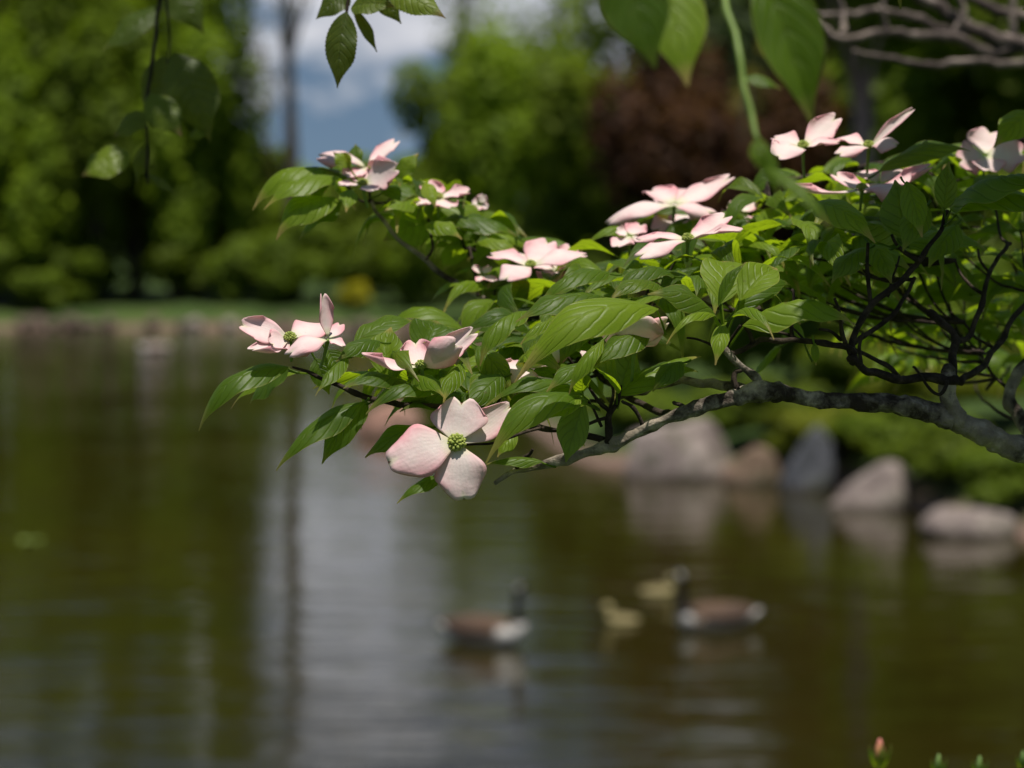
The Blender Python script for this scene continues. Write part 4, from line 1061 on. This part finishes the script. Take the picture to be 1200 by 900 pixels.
flower(1010, 222, 1.97, [
    (924, 219, -.006, 28, dict(tilt=18, arch=-.08, cup=.2)), (1060, 228, -.03, 40, dict(tilt=30, arch=.14, cup=-.3)), (1092, 193, .01, 26, dict(tilt=30, arch=-.1)), (978, 203, .03, 30, dict(tilt=34, arch=-.06)),
    ], 20, lab='pink flower lying behind the right hand leaf cluster')
flower(1030, 214, 2.02, [(1062, 202, .01, 34, dict(tilt=36, arch=.1)), (1005, 202, .02, 34, dict(tilt=36, arch=.1)), (1040, 228, -.02, 30), (1010, 226, -.02, 30)], 30, heads=False, lab='deeper pink flower behind the right hand leaf cluster')
flower(1155, 182, 2.12, [(1122, 190, .0, 46, dict(tilt=62)), (1160, 152, .02, 52, dict(tilt=70)), (1202, 178, .0, 50, dict(tilt=64)), (1160, 202, -.02, 44, dict(tilt=62))], 40, heads=False, lab='blurred pink flower near the right edge')
flower(430, 196, 2.10, [
    (372, 184, .0, 40, dict(tilt=34, arch=.16, cup=-.25)), (466, 165, .02, 30, dict(tilt=24, arch=.02)), (462, 190, -.02, 34, dict(tilt=-20, arch=-.1, cup=.3)), (404, 206, -.02, 30, dict(tilt=50)),
    ], 30, heads=False, lab='pink flower on top of the upper left twig')
flower(425, 216, 2.07, [
    (466, 196, -.01, 38, dict(tilt=70, arch=-.08, cup=.25)), (396, 216, .0, 22, dict(tilt=26, arch=-.05)), (440, 224, -.02, 24), (424, 196, .03, 30, dict(tilt=50)),
    ], 30, stem=(6, 30), lab='pink flower with a cupped petal at the upper left twig tip')
flower(513, 232, 2.10, [
    (551, 224, .0, 34, dict(tilt=34, arch=-.04, cup=.3)), (500, 212, .03, 30, dict(tilt=40)), (486, 240, -.01, 28, dict(tilt=24)), (530, 244, -.03, 30, dict(tilt=30)),
    ], 30, lab='pink flower right of the upper left pair')
flower(562, 240, 2.16, [(567, 228, .0, 14, dict(tilt=70)), (553, 238, .0, 16), (572, 243, .0, 12), (560, 246, -.01, 12)], 50, heads=False, lab='tiny pale flower at the back of the upper left twig')

# ------------------------------------------------------------------ overhanging tree, top left, with serrated leaves
LT = Vector((-2.3, 4.3, gz(-2.3, 4.3)))
lt = empty('overhanging_tree', LT, 'tree above the view whose thin twigs with toothed leaves hang in at the top left', 'tree')
mb = MB()
tube(mb, [LT+Vector((0, 0, -.2)), LT+Vector((.05, 0, 1.0)), LT+Vector((.1, -.1, 2.2)), LT+Vector((.0, -.1, 3.6)), LT+Vector((-.1, 0, 5.0))], [.13, .11, .09, .06, .02], 12, 6, .1)
mb.build('trunk', M['palebark'], lt)
mb = MB()
bough = [LT+Vector((.08, -.1, 2.2)), Vector((-1.6, 3.6, 4.75)), Vector((-1.0, 2.9, 4.82)), Vector((-.5, 2.3, 4.62)), Vector((-.15, 1.95, 4.35))]
tube(mb, bough, [.045, .034, .024, .014, .006], 10, 6, .1); mb.build('bough', M['palebark'], lt)
for k in range(7):
    a = k*0.9; s = LT+Vector((.05, -.1, 2.4+k*.33)); e = s + Vector((math.cos(a)*1.3, abs(math.sin(a))*1.2+.2, .5)); 
    mb = MB(); tube(mb, [s, s.lerp(e, .5)+Vector((0, 0, .2)), e], [.03, .018, .006], 7, 4, .1); mb.build('limb', M['palebark'], lt)
v, rv, _ = crown_np(33, 1.7, 1.5, 1.2, 3800, 0.045, 22)
v = v + np.array([LT.x-0.2, LT.y+0.7, LT.z+4.0]) 
me = np_mesh('crown', v - np.array(LT), rv, M['foliage']); o = bpy.data.objects.new('crown', me); COL.objects.link(o); o.parent = lt; o.color = (*GM, 1)
v, rv, _ = crown_np(44, .22, .26, .12, 170, 0.032, 16)  # unseen leaf clump added by the bough to shade the hanging twig
v = v + np.array([-.34, 2.15, 4.66]) - np.array(LT)
me = np_mesh('foliage', v, rv, M['foliage']); o = bpy.data.objects.new('foliage', me); COL.objects.link(o); o.parent = lt; o.color = (*GM, 1)
def cherry_leaf(par, bx, by, tx, ty, w, d, dd=0, tilt=60, rnd=.5, fold=-.25, arch=.08, roll=0., serr=.06):
    B = P(bx, by, d); T_ = P(tx, ty, d+dd); mb = MB()
    blade(mb, B, T_, norm_for(tilt), w*K*d, arch=arch, fold=fold, rnd=rnd, nu=8, nv=36, wav=.10, seed=bx, roll=roll, twist=.3)
    # saw-toothed margin
    nu = 9
    for i in range(37):
        if i % 2 and 1 < i < 36:
            for j, jj in ((0, 1), (8, 7)):
                a = Vector(mb.v[i*nu+j]); b = Vector(mb.v[i*nu+jj]); mb.v[i*nu+j] = tuple(a + (a-b)*serr*3.2)
    o = mb.build('leaf', M['cherry'], par); return o
def hang(name, pts, r0, r1):
    t = empty('hanging_twig', pts[0], parent=lt)
    m_ = MB(); tube(m_, pts, [r0+(r1-r0)*i/(len(pts)-1) for i in range(len(pts))], 7, 5, .12); m_.build('stem', M['twig'], t); return t
h1 = hang('t', [Vector((-.62, 2.42, 4.66)), P(205, -160, 2.45), P(196, -40, 2.45), P(188, 0, 2.45), P(180, 60, 2.45), P(172, 130, 2.45), P(173, 175, 2.45), P(174, 215, 2.45)], .0028, .0014)
m_ = MB(); tube(m_, [P(192, -20, 2.45), P(197, 20, 2.45), P(199, 50, 2.45), P(196, 75, 2.44)], [.0014, .0012, .001, .0009], 6, 4); m_.build('stem', M['twig'], h1)
cherry_leaf(h1, 205, 62, 246, 166, 66, 2.42, .0, 72, .15)
cherry_leaf(h1, 192, 66, 178, 150, 50, 2.46, .0, 64, .05)
cherry_leaf(h1, 176, 110, 212, 160, 44, 2.40, -.02, 58, .85)
cherry_leaf(h1, 174, 135, 133, 160, 34, 2.44, .0, 62, .7)
cherry_leaf(h1, 150, 178, 95, 205, 54, 2.42, -.01, 62, .95, pet) if False else cherry_leaf(h1, 152, 180, 94, 206, 52, 2.42, -.01, 60, .95)
cherry_leaf(h1, 174, 205, 205, 228, 14, 2.45, .0, 40, .05)
cherry_leaf(h1, 172, 170, 160, 215, 18, 2.46, .0, 60, .1)
cherry_leaf(h1, 222, 160, 245, 152, 18, 2.42, .0, 50, .95)
cherry_leaf(h1, 190, 10, 118, 60, 46, 2.55, .0, 50, .2)
cherry_leaf(h1, 186, -30, 240, 40, 50, 2.55, .0, 60, .05)
h2 = hang('t', [Vector((-.3, 2.1, 4.48)), P(420, -180, 2.02), P(414, -60, 2.02), P(408, 0, 2.02), P(406, 20, 2.02)], .0024, .0012)
cherry_leaf(h2, 407, 14, 394, 103, 44, 2.0, .0, 60, .1, fold=-.4)
cherry_leaf(h2, 413, 12, 443, 60, 16, 2.02, .0, 50, .1)
cherry_leaf(h2, 412, 8, 462, 8, 44, 2.02, -.02, 58, .6, fold=.1)
cherry_leaf(h2, 455, -16, 521, 22, 42, 2.0, -.02, 58, .9, fold=-.3)
cherry_leaf(h2, 410, -14, 370, 22, 40, 2.05, .0, 60, .05)
cherry_leaf(h2, 440, -12, 470, 28, 26, 2.02, .0, 60, .2)
m_ = MB(); tube(m_, [P(412, -20, 2.02), P(440, -14, 2.02), P(458, -16, 2.0)], [.0013, .0011, .0009], 6, 4); m_.build('stem', M['twig'], h2)

# ------------------------------------------------------------------ bare branched tree, top right, behind
RT0 = Vector((2.6, 4.2, gz(2.6, 4.2)))
bt = empty('grey_branched_tree', RT0, 'tree with bare pinkish grey branches crossing the top right corner', 'tree')
mb = MB(); tube(mb, [RT0+Vector((0, 0, -.2)), RT0+Vector((-.05, 0, 1)), Vector((2.4, 4.1, 4.1)), Vector((2.3, 4.1, 5.2)), Vector((2.3, 4.2, 6.5))], [.12, .10, .08, .05, .02], 12, 6, .1)
mb.build('trunk', M['palebark'], bt)
bl = [([Vector((2.35, 4.1, 4.05)), Vector((1.6, 3.8, 4.02)), P(1290, 60, 3.5), P(1200, 52, 3.5), P(1150, 38, 3.5), P(1110, 15, 3.5), P(1060, -15, 3.5), P(1000, -50, 3.5)], 12, 5),
      ([Vector((1.6, 3.8, 4.02)), P(1290, 40, 3.6), P(1215, 22, 3.6), P(1170, 12, 3.6), P(1130, -5, 3.6), P(1080, -30, 3.6)], 9, 5),
      ([P(1200, 54, 3.5), P(1160, 62, 3.5), P(1120, 45, 3.48), P(1080, 42, 3.48), P(1040, 38, 3.48), P(990, 45, 3.48), P(950, 25, 3.5), P(900, 10, 3.5)], 8, 3),
      ([P(1150, 38, 3.5), P(1110, 35, 3.5), P(1070, 20, 3.5), P(1030, 12, 3.5), P(985, 18, 3.5), P(930, 10, 3.5), P(880, -20, 3.5)], 6, 3),
      ([P(1280, 62, 3.4), P(1200, 75, 3.4), P(1130, 72, 3.4), P(1090, 76, 3.4), P(1040, 66, 3.4), P(1000, 60, 3.4)], 5, 3),
      ([P(1190, 50, 3.5), P(1186, 20, 3.5), P(1190, -20, 3.5)], 5, 3),
      ([P(1110, 44, 3.48), P(1130, 20, 3.48), P(1120, -20, 3.48)], 4, 3),
      ([P(1040, 38, 3.48), P(1035, 10, 3.48), P(1045, -20, 3.48)], 4, 2),
      ([P(985, 42, 3.48), P(990, 15, 3.5), P(975, -20, 3.5)], 3.5, 2)]
for k, (l, a, b) in enumerate(bl):
    mb = MB(); s = K*3.5; tube(mb, l, [(a+(b-a)*i/(len(l)-1))*s for i in range(len(l))], 8, 5, .18, k); mb.build('branch', M['palebark'], bt)
v, rv, _ = crown_np(35, 1.5, 1.3, 1.0, 2400, 0.05, 20)
me = np_mesh('crown', v + np.array([0.1, 0.3, 4.0]), rv, M['foliage']); o = bpy.data.objects.new('crown', me); COL.objects.link(o); o.parent = bt; o.color = (*GM, 1)

# ------------------------------------------------------------------ budding shrub at the bottom right, close to the camera
SB = Vector((0.33, 1.42, gz(0.33, 1.42)))
sb = empty('budding_shrub', SB, 'low shrub whose green buds, one tipped pink, poke up at the bottom right', 'shrub')
for k, (px, py, d, r, pk) in enumerate([(1031, 866, 1.38, 11, True), (1100, 884, 1.40, 8, False), (1148, 886, 1.42, 8, False), (1199, 880, 1.40, 7, False)]):
    tip = P(px, py, d); s = K*d; b0 = tip - Vector((0, 0, r*2.6*s))
    m_ = MB(); q0 = SB+Vector((.02*k, 0, -.05)); tube(m_, [q0, q0.lerp(b0, .3)+Vector((.015*(k-1.5), 0, 0)), q0.lerp(b0, .65)+Vector((.01*(k-1.5), 0, 0)), b0], [.004, .003, .0025, .002], 7, 5, .1); m_.build('stem', M['twig'], sb)
    st = MB(); tube(st, [b0-Vector((0, 0, .003)), b0+Vector((0, 0, r*.8*s)), b0+Vector((0, 0, r*1.6*s)), tip], [r*.3*s, r*.55*s, r*.5*s, r*.15*s], 10, 4)
    bo = st.build('bud', M['budpink'] if pk else M['bud'], sb)
    for j in range(7):
        a = j*2.4; o_ = Vector((math.cos(a), math.sin(a), 0))
        m_ = MB(); B = b0 + o_*r*.35*s - Vector((0, 0, r*.6*s)); T_ = b0 + o_*r*(1.05+.25*(j % 2))*s + Vector((0, 0, r*(1.2+.5*(j % 3))*s))
        blade(m_, B, T_, -o_+Vector((0, 0, .3)), r*1.2*s, arch=-.14, fold=.3, rnd=.5, nu=4, nv=6); m_.build('leaf', M['leaf'], sb)
for j in range(60):
    a = j*2.4; h = 0.15+0.0145*j
    b = SB + Vector((math.cos(a)*.03, math.sin(a)*.03, h)); t = b + Vector((math.cos(a)*.07, math.sin(a)*.07, .035))
    m_ = MB(); blade(m_, b, t, Vector((0, 0, 1)), .026, rnd=.3, nu=4, nv=6, petiole=SB+Vector((0, 0, h-.02))); m_.build('leaf', M['leaf'], sb)

# ------------------------------------------------------------------ water birds
def bird(name, label, px, wy, facing, length, col, group=None, gosling=False, breast=1.0, yaw=0.0, pale=False):
    d = CAM_Z/((wy-270)*K); x, y = WXY(px, d)
    L = length
    root = empty(name, (x, y, 0), label, 'gosling' if gosling else 'goose', group)
    # loft stations: (along, up, half width, half height, colour key)
    if not gosling:
        st = [(-.56, .115, .010, .006, 'bk'), (-.50, .110, .045, .020, 'bk'), (-.42, .100, .085, .045, 'wt'), (-.34, .085, .115, .075, 'br'), (-.20, .075, .150, .105, 'br'), (-.04, .070, .165, .120, 'br'),
              (.12, .068, .160, .120, 'br'), (.24, .072, .135, .110, 'br'), (.32, .090, .105, .095, 'br'), (.365, .130, .072, .070, 'bs'), (.375, .185, .046, .050, 'bk'), (.372, .24, .034, .038, 'bk'), (.372, .30, .030, .034, 'bk'),
              (.378, .352, .032, .036, 'bk'), (.395, .385, .038, .040, 'hd'), (.425, .398, .037, .038, 'hd'), (.455, .396, .028, .028, 'bk'), (.478, .390, .015, .014, 'bk'), (.485, .388, .003, .003, 'bk')]
    else:
        st = [(-.50, .16, .02, .015, 'y'), (-.44, .14, .10, .07, 'y'), (-.30, .11, .18, .14, 'y'), (-.08, .10, .23, .18, 'y'), (.12, .11, .21, .18, 'y'), (.24, .17, .14, .15, 'y'), (.27, .27, .10, .11, 'y'), (.28, .34, .09, .10, 'y'),
              (.30, .42, .115, .12, 'y'), (.35, .45, .12, .12, 'y'), (.41, .44, .09, .085, 'y'), (.46, .425, .03, .03, 'y')]
    if not gosling: st = [(a, b*1.42, c, h*(1.35 if c > .06 else 1.15), k_) for a, b, c, h, k_ in st]
    pts = [Vector((a, 0, b)) for a, b, *_ in st]
    n = 4
    P2, Wd = catmull(pts, [s[2] for s in st], n); _, Hd = catmull(pts, [s[3] for s in st], n)
    seg = 20; vs = []; cols = []
    C_ = dict(bk=(.010, .009, .008), br=(.100, .062, .040), wt=(.75, .72, .66), tan=(.40, .30, .21), y=(.36, .31, .14), cream=(.62, .53, .42))
    if pale: C_.update(br=(.30, .24, .21), tan=(.40, .33, .29), bk=(.16, .12, .10))
    for i, p in enumerate(P2):
        t = (P2[min(i+1, len(P2)-1)]-P2[max(i-1, 0)]).normalized()
        up = Vector((0, 1, 0)).cross(t); up = -up if False else up
        up = t.cross(Vector((0, 1, 0))) * -1 if t.cross(Vector((0, 1, 0))).z < 0 else t.cross(Vector((0, 1, 0)))
        if abs(t.z) > .8: up = Vector((-1, 0, 0)) if True else up
        si = min(i/n, len(st)-1); key = st[int(round(si))][4]
        for k in range(seg):
            th = 2*math.pi*k/seg; cz_ = math.sin(th)
            v = p + Vector((0, 1, 0))*math.cos(th)*Wd[i] + up*cz_*Hd[i]
            vs.append(v)
            if gosling: c = C_['y'] if cz_ < .35 or v.z > .3 else (.20,.165,.08)
            elif key == 'hd': c = C_['wt'] if (-.95 < cz_ < .35) else C_['bk']
            elif key == 'bs': c = C_['wt'] if (v.x > .37 and breast > .5) else C_['bk']
            elif key == 'br':
                lim = .10 + .25*max(0, (v.x-.1)/.25)
                if v.x > .22+.10*(1-breast) and cz_ < .55*breast-.2*(1-breast): c = C_['wt']
                elif breast < 1 and v.x > .27: c = C_['bk'] if cz_ > .2 else C_['tan']
                elif cz_ < -.05: c = C_['cream'] if v.x < .2 or breast < 1 else C_['wt']
                elif cz_ < .28: c = C_['tan']
                else: c = C_['br']
                if v.x < -.30 and cz_ < .3: c = C_['wt']
            elif key == 'wt': c = C_['wt'] if cz_ < .4 else C_['bk']
            else: c = C_['bk']
            cols.append((*c, 1))
    fs = []
    for i in range(len(P2)-1):
        for k in range(seg): k2 = (k+1) % seg; fs.append((i*seg+k, (i+1)*seg+k, (i+1)*seg+k2, i*seg+k2))
    fs.append(tuple(range(seg))); fs.append(tuple(range((len(P2)-1)*seg+seg-1, (len(P2)-1)*seg-1, -1)))
    vs = [Vector((v.x*L*facing, v.y*L, v.z*L + (.02*L if not gosling else -.05*L))) + Vector((x, y, 0)) for v in vs]
    m_ = MB(); m_.add(vs, fs, cols=cols); body = m_.build('body', M['plumage'], root, usecol=True)
    m_ = MB(); hx, hz = (st[-2][0]-.01, st[-2][1]-.01)
    tube(m_, [Vector((x+hx*L*facing, y, (hz-.015)*L)), Vector((x+(hx+.035)*L*facing, y, (hz-.022)*L)), Vector((x+(hx+.065)*L*facing, y, (hz-.032)*L))], [.016*L, .013*L, .005*L], 8, 4)
    m_.build('bill', M['bill'], root)
    if not gosling:                         # folded wing over the flank
        m_ = MB()
        for s in (-1, 1):
            w_ = MB()
            B = Vector((x+.20*L*facing, y+s*.150*L, .150*L)); T_ = Vector((x-.50*L*facing, y+s*.035*L, .185*L))
            blade(w_, B, T_, Vector((0, s*.8, .6)), .22*L, arch=.08, cup=-.25, fold=-.2, wav=.02, nu=8, nv=12)
            w_.col = [(.30, .24, .21, 1) if pale else (.078, .050, .035, 1)]*len(w_.v)
            wo_ = w_.build('wing', M['plumage'], root, usecol=True); sm = wo_.modifiers.new('thickness', 'SOLIDIFY'); sm.thickness = .012*L
    if yaw: root.rotation_euler = (0, 0, yaw)
    return root
bird('goose', 'black necked goose with brown back swimming right, left one of the pair', 566, 758, 1, .92, None, yaw=R(-30))
bird('goose', 'black necked goose with brown back swimming left, right one of the pair', 841, 740, -1, .90, None, yaw=R(20), breast=.3)
bird('gosling', 'fluffy yellow gosling swimming alone between the two geese', 728, 733, -1, .36, None, gosling=True)
bird('gosling', 'fluffy yellow gosling just behind the head of the right goose, facing right', 774, 699, 1, .40, None, gosling=True)
fb = bird('goose', 'small distant pale goose floating near the far left bank', 181, 413, -1, 1.05, None, pale=True)

# floating leaf on the water at the left
d = CAM_Z/((637-270)*K); x, y = WXY(33, d)
mb = MB(); n = 24; vs = [(x, y, .012)]
for k in range(n+1):
    a = .25+k*(6.283-.5)/n; r = .13*(1+.06*math.sin(5*a)); vs.append((x+math.cos(a)*r, y+math.sin(a)*r, .012+.015*(math.sin(3*a)+1)))
mb.add(vs, [(0, k+1, k+2) for k in range(n)]); o = mb.build('floating_leaf', M['lily'])
sm = o.modifiers.new('thickness', 'SOLIDIFY'); sm.thickness = .004
tag(o, 'bright yellow green round leaf floating on the dark water at the left', 'leaf')
